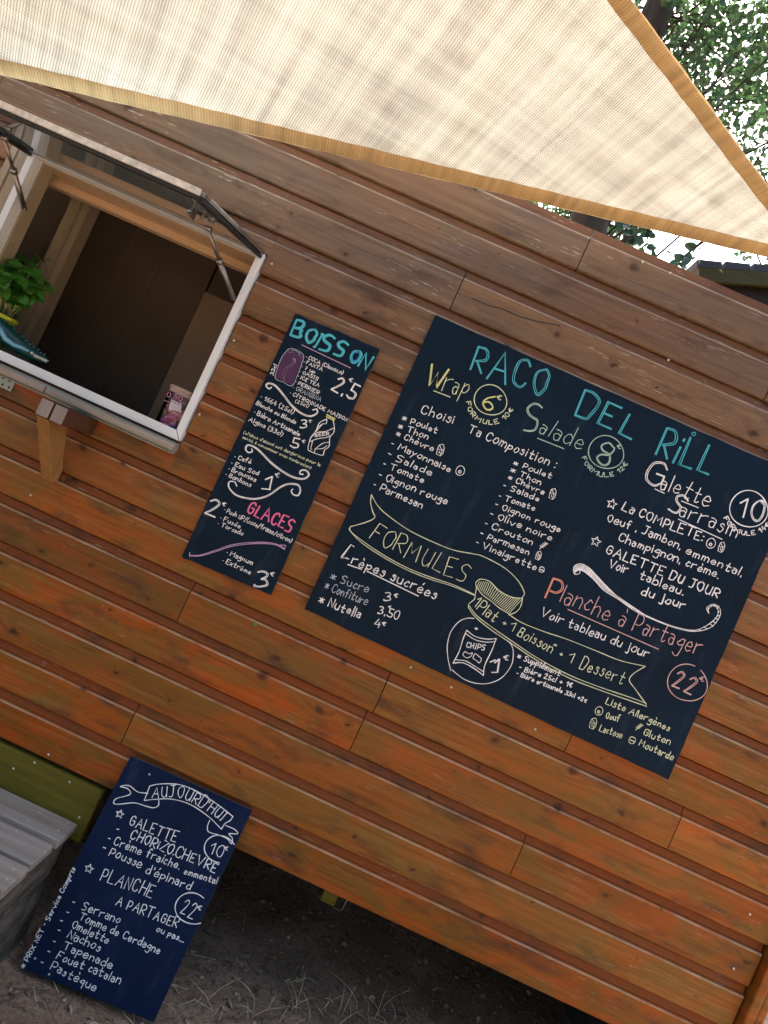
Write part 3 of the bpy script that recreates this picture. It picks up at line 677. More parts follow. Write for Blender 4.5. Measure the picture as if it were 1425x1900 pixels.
    def arc(s, z, txt, c, r, a0, a1, h, w=1.5):
        """text under a circle, read left to right"""
        pts=[(c[0]+r*math.cos(R(a0+(a1-a0)*i/14)),c[1]+r*math.sin(R(a0+(a1-a0)*i/14))) for i in range(15)]
        s.text(z,txt,pts,h,w,slant=0)
    def egg(s, z, c, r, w=1.4): s.seg('egg_icon'); s.ring(z,c,r,r*1.15,w); s.ring(z,(c[0]-r*.1,c[1]+r*.25),r*.28,r*.28,2.2)
    def milk(s, z, c, k, w=1.2):
        s.seg('carton_icon')
        f=lambda l:[(c[0]+x*k,c[1]+y*k) for x,y in l]
        s.line(z,f([(-9,-2),(-12,12),(-2,17),(3,2),(-9,-2)]),w,False); s.line(z,f([(3,2),(9,-4),(5,11),(-2,17)]),w,False); s.line(z,f([(-9,-2),(-4,-12),(6,-14),(9,-4)]),w,False); s.line(z,f([(-4,-12),(3,2)]),w,False); s.line(z,f([(-4,4),(-5,9),(-2,10)]),w,False)
    def wheat(s, z, c, k, w=1.2):
        s.seg('wheat_icon')
        for i in range(5):
            t=i-2; p=(c[0]+t*4*k,c[1]-t*3.0*k); s.line(z,[(p[0]-4*k,p[1]-5*k),p,(p[0]+6*k,p[1]+1*k)],w,False)
        s.line(z,[(c[0]-14*k,c[1]+12*k),(c[0]+10*k,c[1]-8*k)],w,False)
    def pot(s, z, c, k, w=1.3): s.seg('mustard_icon'); s.ring(z,c,10*k,11*k,w,-60,260); s.line(z,[(c[0]-5*k,c[1]-1*k),(c[0]+6*k,c[1]+4*k)],2.2*k if k<1 else 2,False); s.line(z,[(c[0]-4*k,c[1]-12*k),(c[0]+8*k,c[1]-8*k)],w,False)
PXM=.00144
M['white']=chalk('white_chalk',(.78,.79,.79)); M['grey']=chalk('thin_grey_chalk',(.42,.47,.52)); M['teal']=chalk('turquoise_chalk',(.085,.46,.55)); M['blue']=chalk('bright_blue_chalk',(.04,.30,.52))
M['yellow']=chalk('pale_yellow_chalk',(.66,.68,.30)); M['lime']=chalk('pale_lime_chalk',(.62,.68,.46)); M['mint']=chalk('mint_chalk',(.36,.52,.45)); M['pink']=chalk('pink_chalk',(.72,.17,.34)); M['rose']=chalk('mauve_chalk',(.52,.34,.52)); M['plum']=chalk('plum_chalk',(.10,.045,.11)); M['orange']=chalk('salmon_chalk',(.66,.30,.20)); M['salmon']=chalk('rosy_chalk',(.58,.37,.36))
def board(name, label, pts, y, thick, mat):
    """flat board hung on the wall; pts = photo corners TL TR BR BL"""
    q=[U(px,py,y) for px,py in pts]; c=(q[0]+q[1]+q[2]+q[3])/4
    e=empty(name,(c.x,y,q[3].z)); tag(e,label,'chalkboard')
    b=MB(); 
    # slightly chipped outline
    out=[]
    for a,d in zip(q,q[1:]+q[:1]):
        n=26
        for i in range(n):
            p=a.lerp(d,i/n); k=0 if i==0 else random.gauss(0,.0005)-(.0018 if random.random()<.06 else 0)
            nn=Vector((0,1,0)).cross((d-a).normalized()); out.append(p+nn*k)
    f=[b.vert(p) for p in out]; r=[b.vert(p+Vector((0,thick,0))) for p in out]; n=len(f)
    b.face(f[::-1]); pm=[0]; b.face(r); pm.append(1)
    for k in range(n): b.face([f[k],f[(k+1)%n],r[(k+1)%n],r[k]]); pm.append(1)
    o=link('panel',b,[mat,M['rawedge']],e)
    for p,i in zip(o.data.polygons,pm): p.material_index=i
    return Board(e,Vector((c.x,y,c.z)),Vector((0,-1,0)),Vector((1,0,0)))

# --- narrow drinks board
b1=board('chalkboard','narrow blue-black chalkboard headed BOISSON beside the serving window',[(548,582),(705,648),(503,1104),(337,1033)],-.010,.0085,M['slate'])
s=b1
s.begin(); [s.text('A',c_,p_,29,1.5,outline=4.6,fill=3.2,slant=.1) for c_,p_ in (('BO',[(566,246),(758,320)]),('I',[(768,338),(796,350)]),('SS',[(822,360),(1024,444)]),('O',[(1066,474),(1146,508)]),('N',[(1158,518),(1228,550)]))]; s.end('heading',M['teal'])
s.begin(); s.text('A','O',[(1084,474),(1136,495)],21,3.6); s.end('heading_fill',M['blue'])
s.begin(); s.line('A',[(665,332),(1093,535)],1.4,False); s.end('underline',M['rose'])
s.begin()
for tx,a,bb,h,w in (('• COCA (Classic,o)',(700,448),(1020,592),8.6,1.6),('• FANTA',(680,488),(840,562),7.8,1.6),('• 7 up',(663,532),(775,585),7.4,1.6),('• OASIS',(645,578),(802,645),7.6,1.6),('• ICE TEA',(628,620),(812,705),8.,1.6),('• PERRIER',(606,668),(808,770),7.8,1.5),('• CITRONNADE MAISON',(560,766),(1060,1008),8.2,1.65),('(25cl)',(605,838),(718,886),7.4,1.4)):
    s.text('A',tx,[a,bb],h*.82,w*.92)
s.end('drinks_list',M['white']); s.begin(); s.text('A','33cl',[(412,600),(445,512)],6.5,1.6); s.end('can_size',M['white'])
s.begin(); s.text('A','• ORANGINA',[(585,720),(828,832)],8,1.4); s.end('drinks_line',M['grey'])
s.begin(); s.text('A','2,5',[(925,722),(1112,815)],28,1.7,outline=2.4); s.text('A','€',[(1072,648),(1112,662)],8,1.4); s.end('price_mark',M['white']); s.begin(); s.text('A','3',[(648,1060),(705,1072)],17,3); s.text('A','€',[(718,1008),(748,1020)],6,1.3); s.end('price_mark',M['white']); s.begin(); s.text('A','5',[(560,1225),(628,1238)],17,3); s.text('A','€',[(660,1190),(690,1200)],6,1.3)
s.end('price_mark',M['white']); s.begin(); s.text('B','1',[(742,412),(812,420)],25,1.5,outline=2.6); s.line('B',[(738,412),(815,418)],2.2,False); s.text('B','€',[(845,302),(892,318)],8,1.5); s.end('price_mark',M['white']); s.begin(); s.text('B','2',[(238,630),(328,660)],29,1.6,outline=2.6); s.text('B','€',[(380,552),(418,568)],7.5,1.7); s.end('price_mark',M['white']); s.begin(); s.text('B','3',[(672,1262),(785,1285)],31,1.6,outline=2.6); s.text('B','€',[(806,1172),(845,1188)],8,1.7); s.end('price_mark',M['white'])
for G_ in ((('A', '• 1664 (25cl)', (300, 806), (585, 940), 9.5, 1.68), ('A', 'Blanche ou Blonde', (258, 855), (605, 1030), 8.2, 1.68), ('A', '• Bière Artisanale', (242, 938), (640, 1138), 9.5, 1.85), ('A', 'Algina (33cl)', (193, 1002), (490, 1136), 9.5, 1.76)),(('B', '• Café', (500, 145), (640, 192), 9, 1.93), ('B', '• Eau Sod', (470, 200), (705, 296), 9, 1.93), ('B', '• Brownies', (445, 250), (680, 350), 9, 1.85), ('B', '• Bonbons', (420, 297), (638, 395), 9, 1.85)),(('B', '· Push UP/(coca/fraise/citron)', (405, 612), (995, 888), 9.5, 1.6), ('B', '• Fusée', (372, 682), (545, 760), 9, 1.6), ('B', '• Torsado', (350, 733), (570, 825), 9, 1.51)),(('B', '• Magnum', (428, 988), (655, 1082), 10, 1.68), ('B', '• Extrême', (392, 1058), (635, 1168), 10, 1.68))):
    s.begin()
    for z,tx,a,bb,h,w in G_: s.text(z,tx,[a,bb],h*.86,w*.95)
    s.end('menu_lines',M['white'])
s.begin(); ox=lambda x,y:((330+x/4.75-420)*4.75,(820+y/4.75-570)*4.75)
s.text('A',"(*l'abus d'alcool est dangereux pour la",[(150,1112),ox(1250,215)],5.2,1.25); s.text('A','santé, à consommer avec modération)',[(140,1153),ox(1168,238)],4.8,1.2); s.end('small_print',M['lime'])
s.begin()
s.line('A',[(400,705),(375,718),(350,690),(375,672),(430,690),(500,770),(580,870),(660,935),(740,960),(798,935),(795,900),(760,905)],1.6,True,2.2)
s.end('flourish',M['white']); s.begin(); s.line('B',[(650,62),(655,85),(620,92),(597,60),(620,28),(680,48),(740,100),(830,190),(930,265),(1030,315),(1110,325),(1155,290),(1130,252),(1085,252),(1075,280),(1105,285)],1.6,True,2.2)
s.end('flourish',M['white']); s.begin(); s.line('B',[(520,390),(500,352),(455,352),(450,400),(510,465),(600,495),(700,500),(800,470),(900,400),(980,370),(1055,378),(1080,425),(1060,470),(1015,462),(1000,430),(1015,415)],1.5,True,2.)
s.end('flourish',M['white'])
s.begin(); s.text('B','GLACES',[(605,622),(990,795)],23,2.1,outline=1.8,fill=2.2); s.end('heading',M['pink'])
s.begin(); s.line('B',[(105,1002),(200,1000),(330,962),(450,920),(600,895),(750,890),(870,905),(940,945)],1.5,True,2.8); s.line('B',[(105,975),(105,1008)],1.8,False); s.line('B',[(900,908),(950,912),(940,948)],1.5,False); s.end('flourish',M['rose'])
s.begin()                                   # drinks can
body=[(545,372),(470,470),(432,620),(575,690),(640,560),(682,432)]
for i in range(26):
    t=i/25; a=Vector((545,375)).lerp(Vector((436,615)),t)+Vector((-18*math.sin(math.pi*t),0)); c=Vector((680,432)).lerp(Vector((578,682)),t); s.line('A',[tuple(a),tuple(c)],1.9,False)
s.end('can_fill',M['plum'])
s.begin(); s.line('A',[(545,370),(490,440),(450,540),(432,625),(500,660),(580,692),(630,590),(675,470),(682,430)],1.3); s.ring('A',(612,402),72,26,1.2); s.ring('A',(612,400),44,13,1.); s.line('A',[(590,450),(585,490),(520,540),(495,590),(510,655)],1.4); s.line('A',[(605,455),(600,500),(540,545),(515,600),(512,650)],1.4); s.end('can_drawing',M['grey'])
s.begin(); s.line('A',[(885,985),(880,1025),(845,1030),(805,1060),(788,1095),(845,1032)],1.5); s.line('A',[(885,985),(820,1020),(795,1080),(770,1115),(740,1160),(720,1245),(745,1272),(845,1305),(865,1260),(905,1225),(912,1150),(945,1105),(952,1060),(942,1000)],1.7); s.line('A',[(745,1150),(800,1105),(870,1095),(925,1075),(950,1062)],1.5); s.line('A',[(735,1185),(800,1160),(870,1150),(915,1135)],1.5); s.line('A',[(760,1180),(745,1245),(755,1255)],1.3); s.line('A',[(775,1280),(790,1245),(850,1200),(905,1190)],1.4); s.line('A',[(780,1250),(850,1245),(885,1220)],1.4); s.text('A','BEER',[(782,1142),(905,1124)],5.6,1.6); s.end('bottle_drawing',M['white'])
s.begin(); s.line('A',[(885,948),(955,985)],2.6,False); s.line('A',[(882,966),(950,998)],2.2,False); s.end('bottle_cap_drawing',M['yellow'])

# --- large menu board
tr=U(1425,854,-.012); brc=U(1240,1447,-.012)
b2=board('chalkboard','large blue-black chalkboard headed RACO DEL RILL on the plank wall',[(808,584),proj(Vector((.934,-.012,tr.z-.002))),(1240,1447),(565,1130)],-.012,.0105,M['slate'])
s=b2
s.begin(); s.text('C','RACO',[(680,372),(1165,560)],54,1.7,outline=3.6,slant=0); s.end('heading',M['teal']); s.begin(); s.text('D','DEL',[(172,308),(545,470)],47,1.7,outline=3.8,slant=.05); s.end('heading',M['teal']); s.begin(); s.text('D','RiLL',[(690,572),(1040,712)],56,1.7,outline=4.2,slant=.05); s.ring('D',(940,440),11,11,1.6); s.end('heading',M['teal'])
s.begin(); s.text('C','W',[(378,472),(500,505)],43,1.8,outline=3.4); s.end('heading',M['yellow']); s.begin(); s.text('C','6',[(756,622),(828,650)],29,1.6,outline=1.8); s.end('price_mark',M['yellow'])
s.begin(); s.text('C','rap',[(500,512),(655,556)],40,1.9); s.line('C',[(445,517),(553,558)],1.7,False); s.end('heading',M['lime']); s.begin(); s.ring('C',(820,578),110,98,1.8); s.text('C','€',[(848,568),(898,578)],10,1.8); s.arc('C','FORMULE 10€',(820,578),162,176,22,8,2.1); s.end('price_mark',M['lime'])
s.begin(); s.text('C','S',[(1040,768),(1130,790)],50,1.7,outline=2.6); s.text('D','alade',[(-74,425),(202,545)],32,1.9); s.line('C',[(1130,830),(1305,900)],1.7,False); s.end('heading',M['mint']); s.begin(); s.ring('D',(368,560),117,106,1.8); s.text('D','8',[(300,625),(378,650)],40,1.6,outline=2.2); s.text('D','€',[(425,528),(472,542)],9,1.7); s.arc('D','FORMULE 12€',(368,560),160,168,28,8,2.); s.end('price_mark',M['mint'])
s.begin(); s.text('D','G',[(615,752),(715,790)],42,1.6,outline=3.2); s.text('D','alette',[(718,796),(1030,918)],30,2.1); s.line('D',[(688,800),(748,828)],1.7,False); s.line('D',[(860,878),(970,922)],1.7,False); s.end('heading',M['white']); s.begin(); s.text('D','S',[(775,930),(838,965)],34,1.6,outline=2.6); s.text('D','arrasin',[(842,972),(1215,1122)],28,2.1); s.line('D',[(840,997),(1125,1128)],1.7,False); s.end('heading',M['white']); s.begin(); s.ring('D',(1300,930),126,118,2.1); s.text('D','10',[(1215,972),(1380,1008)],38,1.6,outline=2.6); s.text('D','€',[(1368,892),(1400,902)],7,1.6); s.arc('D','FORMULE 14€',(1300,930),172,160,38,8,2.1); s.end('price_mark',M['white'])
s.begin()
s.text('C','Choisi',[(358,662),(568,735)],17,2.1)
for tx,a,bb,h in (('* Poulet',(232,712),(462,797),12.5),('* Thon',(207,762),(400,838),12.5),('* Chèvre',(190,812),(435,918),12.5),('- Mayonnaise',(158,880),(550,1054),13),('- Salade',(132,950),(425,1078),13),('- Tomate',(105,1014),(372,1125),13),):
    s.text('C',tx,[a,bb],h*.88,2.)
s.text('E','- Oignon rouge',[(500,22),(955,198)],13,2.1); s.text('E','- Parmesan',[(465,85),(790,225)],13,2.1)
s.milk('C',(492,905),2.5); s.egg('C',(620,1045),28)
s.end('ingredient_list',M['white']); s.begin(); s.text('C','Ta Composition :',[(665,790),(1240,1030)],17,2.1)
for tx,a,bb,h in (('* Poulet',(326,42),(575,135),12),('* Thon',(308,90),(505,178),12),('* Chèvre',(290,138),(528,240),12),('- Salade',(258,192),(495,287),12),('- Tomate',(228,265),(467,347),12),('- Oignon rouge',(204,322),(635,488),13),('- Olive noire',(170,384),(578,545),13),('- Crouton',(135,446),(450,575),13),('- Parmesan',(105,515),(428,640),13),('- Vinaigrette',(75,575),(475,740),14)):
    s.text('F',tx,[a,bb],h*.86,1.9)
s.milk('F',(592,234),2.3); s.milk('F',(498,642),1.9); s.pot('F',(517,737),1.7); s.wheat('F',(530,577),2.)
s.end('ingredient_list',M['white'])
s.begin()
s.star('G',(393,125),34,2.); s.text('G','La COMPLETE:',[(455,165),(985,372)],16.5,2.5); s.egg('G',(1048,385),29); s.milk('G',(1120,408),2.2)
s.text('G','Oeuf , Jambon,',[(358,238),(600,322),(840,425)],15,2.3); s.text('G','emmental,',[(880,448),(1245,603)],14.5,2.3); s.text('G','Champignon, crème.',[(435,365),(1095,615)],15,2.3)
s.end('menu_lines',M['white']); s.begin(); s.star('G',(287,373),34,2.); s.text('G','GALETTE DU JOUR',[(350,448),(1090,745)],17,2.7); s.text('G','Voir',[(370,545),(490,582)],15,2.4); s.text('G','tableau.',[(570,615),(860,730)],15,2.4); s.text('G','du jour',[(585,722),(870,820)],15,2.8)
s.end('menu_lines',M['white']); s.begin(); s.text('F','Voir tableau du jour',[(505,1042),(1215,1318)],16,2.2)
s.end('menu_lines',M['white']); s.begin(); s.line('E',[(345,478),(325,465),(258,548),(310,560)],1.9,False,); s.line('E',[(325,465),(262,556),(300,552)],1.7,False); s.text('E','rèpes sucrées',[(325,588),(880,825)],18,2.4); s.line('E',[(305,597),(395,628)],2.1,False); s.line('E',[(430,640),(770,805)],2.,False); s.end('heading',M['white']); s.begin(); s.text('E','* Nutella',[(105,850),(380,950)],16,2.4)
s.end('menu_lines',M['white'])
s.begin(); s.text('E','* Sucre',[(185,690),(435,785)],15,2.); s.end('menu_lines',M['grey']); s.begin(); s.text('E','* Confiture',[(148,755),(425,865)],15,1.9); s.end('menu_lines',M['grey'])
s.begin(); s.text('E','3',[(535,832),(590,842)],16,2.4); s.text('E','€',[(605,808),(632,815)],8,1.7); s.end('price_mark',M['white']); s.begin(); s.text('E','3,50',[(502,920),(632,958)],14.5,2.3); s.text('E','€',[(568,882),(588,888)],5,1.4); s.end('price_mark',M['white']); s.begin(); s.text('E','4',[(472,1000),(520,1010)],15,2.3); s.text('E','€',[(528,992),(550,1000)],7,1.7); s.end('price_mark',M['white'])
s.begin()
top=[(460,135),(500,205),(560,265),(700,365),(850,440),(1000,500),(1130,525),(1250,570),(1350,640),(1425,705)]
EF=lambda x,y:((860+x/3.5625-560)*3.5625,(850+y/3.5625-880)*3.5625)
top=[(460,135),(500,205),(560,265),(700,365),(850,440),(1000,500)]+[EF(*p) for p in ((60,632),(130,650),(270,725),(360,810),(402,890),(385,925))]
s.line('E',top,1.6); s.line('E',[(320,345),(325,380),(400,440),(550,540),(700,620),(850,680),(1000,730),(1140,795)],1.6); s.line('E',[(320,352),(318,372),(395,452),(550,555),(700,634),(850,694),(1000,741),(1140,800)],1.4)
s.line('E',[(460,135),(455,190),(470,250),(482,285),(430,315),(320,347)],1.9)
s.line('H',[(300,105),(296,75),(330,52),(390,70),(450,130),(530,170),(605,180)],1.8); s.line('H',[(300,105),(340,155),(400,200),(455,245),(512,280)],1.6); s.line('H',[(605,180),(590,235),(560,270),(512,288)],1.6)
for i in range(22):
    t=i/21; a=Vector((318,70)).lerp(Vector((600,185)),t)+Vector((0,-22*math.sin(2*math.pi*min(1,t*1.05))*(1 if t<.5 else .55))); c=Vector((302,106)).lerp(Vector((515,278)),t)
    s.line('H',[tuple(a),tuple(c)],1.25,False)
s.line('H',[(300,110),(292,150),(285,185),(250,215),(246,240)],1.6); s.line('H',[(246,238),(290,300),(400,390),(520,470),(700,590),(900,700),(1100,780),(1300,850),(1425,893)],1.6); s.line('H',[(252,228),(300,292),(405,372),(520,452),(700,572),(900,680),(1100,760),(1300,828),(1420,872)],1.5)
s.line('H',[(512,284),(600,340),(750,400),(900,450),(1100,530),(1250,590),(1415,628)],1.5); s.line('H',[(1415,628),(1340,675),(1310,720),(1350,780),(1422,880)],1.7)
s.end('ribbon_drawing',M['lime'])
s.begin(); s.text('E','FORMULES',[(445,420),(560,488),(760,585),(1075,715)],34,1.8); s.end('heading',M['lime'])
s.begin(); s.text('H','1Plat',[(272,228),(415,335)],21,2.1); s.text('H','+',[(468,350),(490,360)],9,1.9); s.text('H','1',[(502,382),(545,395)],17,1.7); s.text('H','Boisson',[(565,425),(790,538)],18,2.); s.text('H','*',[(808,492),(828,498)],6,1.7); s.text('H','+',[(842,556),(862,566)],9,1.7); s.text('H','1',[(880,590),(935,610)],20,1.8); s.text('H','Dessert',[(978,640),(1262,748)],24,1.9); s.end('formula_line',M['lime'])
s.begin(); s.line('H',[(283,312),(240,310),(185,332),(130,400),(107,490),(112,580),(130,657)],1.5); s.line('H',[(138,652),(220,715),(310,742),(390,738),(470,700),(530,620),(543,540),(530,485),(508,462)],1.5); s.text('H','+',[(285,385),(305,392)],7,2.1)
s.line('H',[(235,390),(290,430),(365,448),(430,445)],1.7); s.line('H',[(430,445),(400,525),(355,620),(345,688)],2.); s.line('H',[(345,688),(280,640),(210,605),(145,607)],1.9); s.line('H',[(145,607),(185,530),(210,450),(235,390)],1.8); s.line('H',[(228,412),(290,452),(360,468),(420,465)],1.5); s.line('H',[(165,585),(225,592),(285,625),(342,662)],1.5)
s.line('H',[(210,552),(225,532),(250,545),(272,540),(262,562),(235,572),(210,552)],1.5); s.line('H',[(278,575),(290,545),(312,560),(332,580),(318,605),(300,590),(278,575)],1.5); s.text('H','CHIPS',[(232,502),(352,522)],10,1.9); s.text('H','1',[(404,668),(440,672)],28,1.5,outline=3.); s.line('H',[(390,600),(425,585)],2.2,False); s.line('H',[(400,668),(436,668)],1.8,False); s.text('H','€',[(475,584),(508,590)],9,1.6); s.end('snack_drawing',M['white'])
s.begin(); s.text('H','* Supplément',[(566,572),(848,692)],10,2.1); s.text('H','- Bière 25cl + 1€',[(580,650),(928,768)],8.6,2.); s.text('H','- Bière artisanale 33cl +2€',[(562,685),(1025,868)],7.6,1.9); s.end('small_print',M['white'])
s.begin(); s.text('F','P',[(543,920),(612,945)],36,1.8,outline=3.); s.end('heading',M['orange'])
s.begin(); s.text('F','lanche à',[(634,945),(1050,1115)],33,2.); GF=lambda x,y:((1025+x/3.5625-860)*3.5625,(900+y/3.5625-850)*3.5625)
s.end('heading',M['salmon']); s.begin(); s.text('F','Partager',[GF(525,955),GF(965,1128)],33,2.1); s.line('F',[(690,1000),GF(700,1085)],1.7,False); s.end('heading',M['salmon']); s.begin(); s.ring('I',(893,452),134,119,1.8,-70,270); s.text('I','22',[(785,478),(918,531)],32,1.5,outline=2.8); s.text('I','€',[(966,436),(1002,448)],9,1.6); s.end('price_mark',M['salmon'])
s.begin(); c1=[(182,566),(178,585),(148,588),(138,560),(152,530),(198,523),(262,565),(340,665),(440,745),(550,825),(700,898),(850,948),(950,958),(1040,915),(1092,860),(1090,812),(1060,797),(1030,818),(1034,848)]
c2=[(160,560),(180,540),(205,540),(255,590),(330,688),(438,757),(548,834),(700,903),(850,955),(955,966),(1050,938),(1106,868),(1106,815),(1065,788),(1020,812),(1034,848)]
s.line('G',c1,1.4); s.line('G',c2,1.3)
for k in range(26):
    t=.12+k/26*.3; i=int(t*len(c1)); j=min(len(c2)-1,int(t*len(c2))); f=t*len(c1)-i; a=Vector(c1[i]).lerp(Vector(c1[min(i+1,18)]),f); f=t*len(c2)-j; c=Vector(c2[j]).lerp(Vector(c2[min(j+1,15)]),f); s.line('G',[tuple(a),tuple(c)],1.2,False)
for a,c in (((1040,915),(1062,935)),((1060,898),(1080,915)),((1075,880),(1098,890)),((1088,862),(1108,865)),((1092,840),(1108,835)),((1085,815),(1100,800)),((1068,802),(1075,788)),((1050,803),(1048,790)),((1035,818),(1022,812)),((1000,935),(1020,950)),((965,955),(985,962))): s.line('G',[a,c],1.3,False)
s.end('flourish',M['white'])
s.begin(); s.text('I','Liste Allergènes',[(350,588),(768,768)],12,2.); s.egg('I',(308,638),25); s.text('I','Oeuf',[(350,685),(438,708)],12,2.); s.milk('I',(272,718),2.4); s.text('I','Lactose',[(308,768),(455,818)],12,2.); s.wheat('I',(575,742),1.8); s.text('I','Gluten',[(600,795),(772,862)],12,2.); s.pot('I',(527,832),2.1); s.text('I','Moutarde',[(568,865),(790,965)],13,2.); s.end('allergen_list',M['lime'])

# --- leaning board of the day
dl=.15; tl,trr=U(243,1402,-.016),U(468,1503,-.016); bl,br=U(38,1795,-.016-dl),U(285,1897,-.016-dl)
n3=(bl-tl).cross(trr-tl).normalized(); n3=-n3 if n3.y>0 else n3
e3=empty('chalkboard',((bl.x+br.x)/2,-.016-dl,(bl.z+br.z)/2)); tag(e3,"bluish chalkboard headed AUJOURD'HUI leaning on the ground against the cabin",'chalkboard')
br=UP(285,1897,tl,n3); bl=UP(38,1795,tl,n3); trr=UP(468,1503,tl,n3)
b=MB(); q=[tl,trr,br,bl]; f=[b.vert(p) for p in q]; r=[b.vert(p-n3*.010) for p in q]
b.face(f if (q[1]-q[0]).cross(q[2]-q[1]).dot(n3)>0 else f[::-1]); b.face(r)
for k in range(4): b.face([f[k],f[(k+1)%4],r[(k+1)%4],r[k]])
o=link('panel',b,[M['slate2'],M['rawedge']],e3)
for p in o.data.polygons: p.material_index=0 if p.index==0 else 1
s=Board(e3,tl,n3,trr-tl)
s.begin(); s.line('J',[(825,292),(870,282),(940,280),(1010,290),(1100,330),(1200,395),(1283,460)],1.7); s.line('J',[(795,372),(860,365),(950,365),(1050,395),(1150,462),(1220,530)],1.5); s.line('J',[(1283,460),(1268,482),(1238,500),(1220,530)],1.8); s.line('J',[(825,292),(805,345),(795,372)],1.7); s.line('J',[(815,332),(760,325),(710,290),(662,295),(700,305),(720,330),(700,345),(640,362),(627,388),(660,392),(740,385),(800,402),(845,412),(872,400),(875,372)],1.7); s.line('J',[(1155,482),(1143,515),(1150,545),(1205,562),(1250,582),(1275,610),(1280,580),(1262,555),(1310,555),(1290,530),(1240,508)],1.7); s.end('ribbon_drawing',M['white'])
s.begin(); s.text('J',"AUJOURD'HUI",[(835,358),(930,352),(1000,358),(1060,385),(1120,418),(1170,452),(1218,485)],19,1.9); s.text('J','GALETTE',[(710,508),(965,600)],17.5,2.1); s.text('J','CHORiZO.CHEVRE',[(715,578),(1185,768)],16.5,2.1); s.end('heading',M['white']); s.begin(); s.text('J','10',[(1145,662),(1222,682)],20,1.8); s.text('J','€',[(1230,640),(1256,648)],6.5,1.5); s.ring('J',(1215,642),92,74,1.9,75,310); s.end('price_mark',M['white'])
s.begin(); s.star('J',(660,447),23,1.9); s.text('J','-',[(632,540),(660,545)],8,2); s.text('J','- Crème fraiche.',[(585,600),(985,752)],14,1.9); s.text('J','emmental',[(1012,775),(1190,832)],10.5,1.8); s.text('J','- Pousse',[(555,655),(772,745)],14,1.9); s.text('K',"d'épinard",[(800,60),(1045,152)],14,1.9)
s.end('menu_lines',M['white']); s.begin(); s.star('K',(490,35),25,1.9); s.text('K','PLANCHE',[(550,95),(832,198)],21,1.9); s.text('K','A PARTAGER',[(635,235),(972,358)],16,1.9); s.end('heading',M['white']); s.begin(); s.text('K','22',[(990,278),(1062,308)],26,1.8); s.text('K','€',[(1080,258),(1110,265)],7,1.6); s.ring('K',(1060,255),97,84,1.9,40,290); s.end('price_mark',M['white']); s.begin(); s.text('K','ou pas...',[(860,378),(1010,440)],9,1.9)
for tx,d,a,bb,h in (('Serrano',(400,222),(448,258),(655,335),16),('Tomme de Cerdagne',(368,280),(432,313),(875,505),14.5),('Omelette',(333,325),(393,358),(590,447),14),('Nachos',(320,378),(368,413),(545,490),15),('Tapenade',(293,440),(343,475),(610,587),14.5),('Fouet catalan',(263,493),(308,528),(655,672),15),('Pastèque',(225,557),(275,588),(520,710),15)):
    s.text('K','-',[(d[0]-9,d[1]+8),(d[0]+9,d[1]+14)],9,1.9); s.text('K',tx,[a,bb],h*.84,1.8)
s.end('menu_lines',M['white']); s.begin(); s.text('K','* PRiX NET - Service Compris',[(135,585),(415,38)],8,1.9); s.end('small_print',M['white'])
for z,p in (('J',(823,228)),('K',(193,530)),('K',(270,617))):
    c=s.uv(z,p); q=s.p0+s.x*c[0]+s.y*c[1]; b=MB(); b.lathe(q,[(.003,0),(.0026,.0018),(.0001,.002)],10,n3); link('screw_head',b,M['screw'],e3)

# ------------------------------------------------------------------ things on the inner sill
SZ=Z0-.001
M['potg']=plain('yellow_green_glaze',(.42,.50,.03),.25,0,.06,9.); M['tealg']=plain('teal_glaze',(.006,.055,.050),.22,0,.35,18.); M['blueg']=plain('light_blue_glaze',(.16,.42,.52),.25,0,.2,14.); M['cream']=plain('cream_glaze',(.55,.55,.48),.35)
pc=U(-14,612,.085); pc=Vector((pc.x,.085,SZ))
pot=empty('basil_plant',pc); tag(pot,'bushy green basil in a yellow-green pot on the window sill','plant')
b=MB(); zt_=U(8,585,.085).z; b.lathe(pc,[(.036,0),(.040,.004),(.050,zt_-SZ-.012),(.055,zt_-SZ-.010),(.056,zt_-SZ),(.051,zt_-SZ),(.049,zt_-SZ-.012),(.0001,zt_-SZ-.014)],28); link('pot',b,M['potg'],pot)
rng=random.Random(3); st=MB(); lf=MB()
def leaf(mb,o,d,n,L,W,curl=.25,fold=.18):
    """oval leaf from o along d, face normal n"""
    d=d.normalized(); n=(n-d*n.dot(d)).normalized(); r=d.cross(n); rows=[]
    prof=[(0,.02),(.12,.30),(.3,.48),(.5,.5),(.7,.42),(.87,.24),(1,.01)]
    for t,w_ in prof:
        c=o+d*L*t-n*curl*L*t*t; rows.append([mb.vert(c-r*W*w_-n*(-fold)*W*w_),mb.vert(c),mb.vert(c+r*W*w_+n*fold*W*w_)])
    for a,c in zip(rows,rows[1:]):
        mb.face([a[0],a[1],c[1],c[0]],sm=True); mb.face([a[1],a[2],c[2],c[1]],sm=True)
top0=Vector((pc.x,pc.y,zt_-.01)); ctr=U(36,514,.085)
for i in range(34):
    a=rng.uniform(0,6.28); r0=rng.uniform(0,.03); base=top0+Vector((r0*math.cos(a),r0*math.sin(a),0))
    aim=ctr+Vector((rng.gauss(0,.036),rng.gauss(0,.03),rng.gauss(0,.034))); mid=base.lerp(aim,.5)+Vector((rng.gauss(0,.006),rng.gauss(0,.006),.008))
    st.tube([base,mid,aim],.0016,6)
    for q,k in ((aim,5),(mid.lerp(aim,.45),3)):
        a0=rng.uniform(0,6.28)
        for j in range(k):
            aa=a0+6.28*j/k+rng.gauss(0,.3); d=Vector((math.cos(aa),math.sin(aa)*.8-.25,rng.uniform(-.5,.45))); L=rng.uniform(.030,.054)
            leaf(lf,q,d,Vector((rng.gauss(0,.3),-.55,.8)),L,L*.78,rng.uniform(.1,.5))
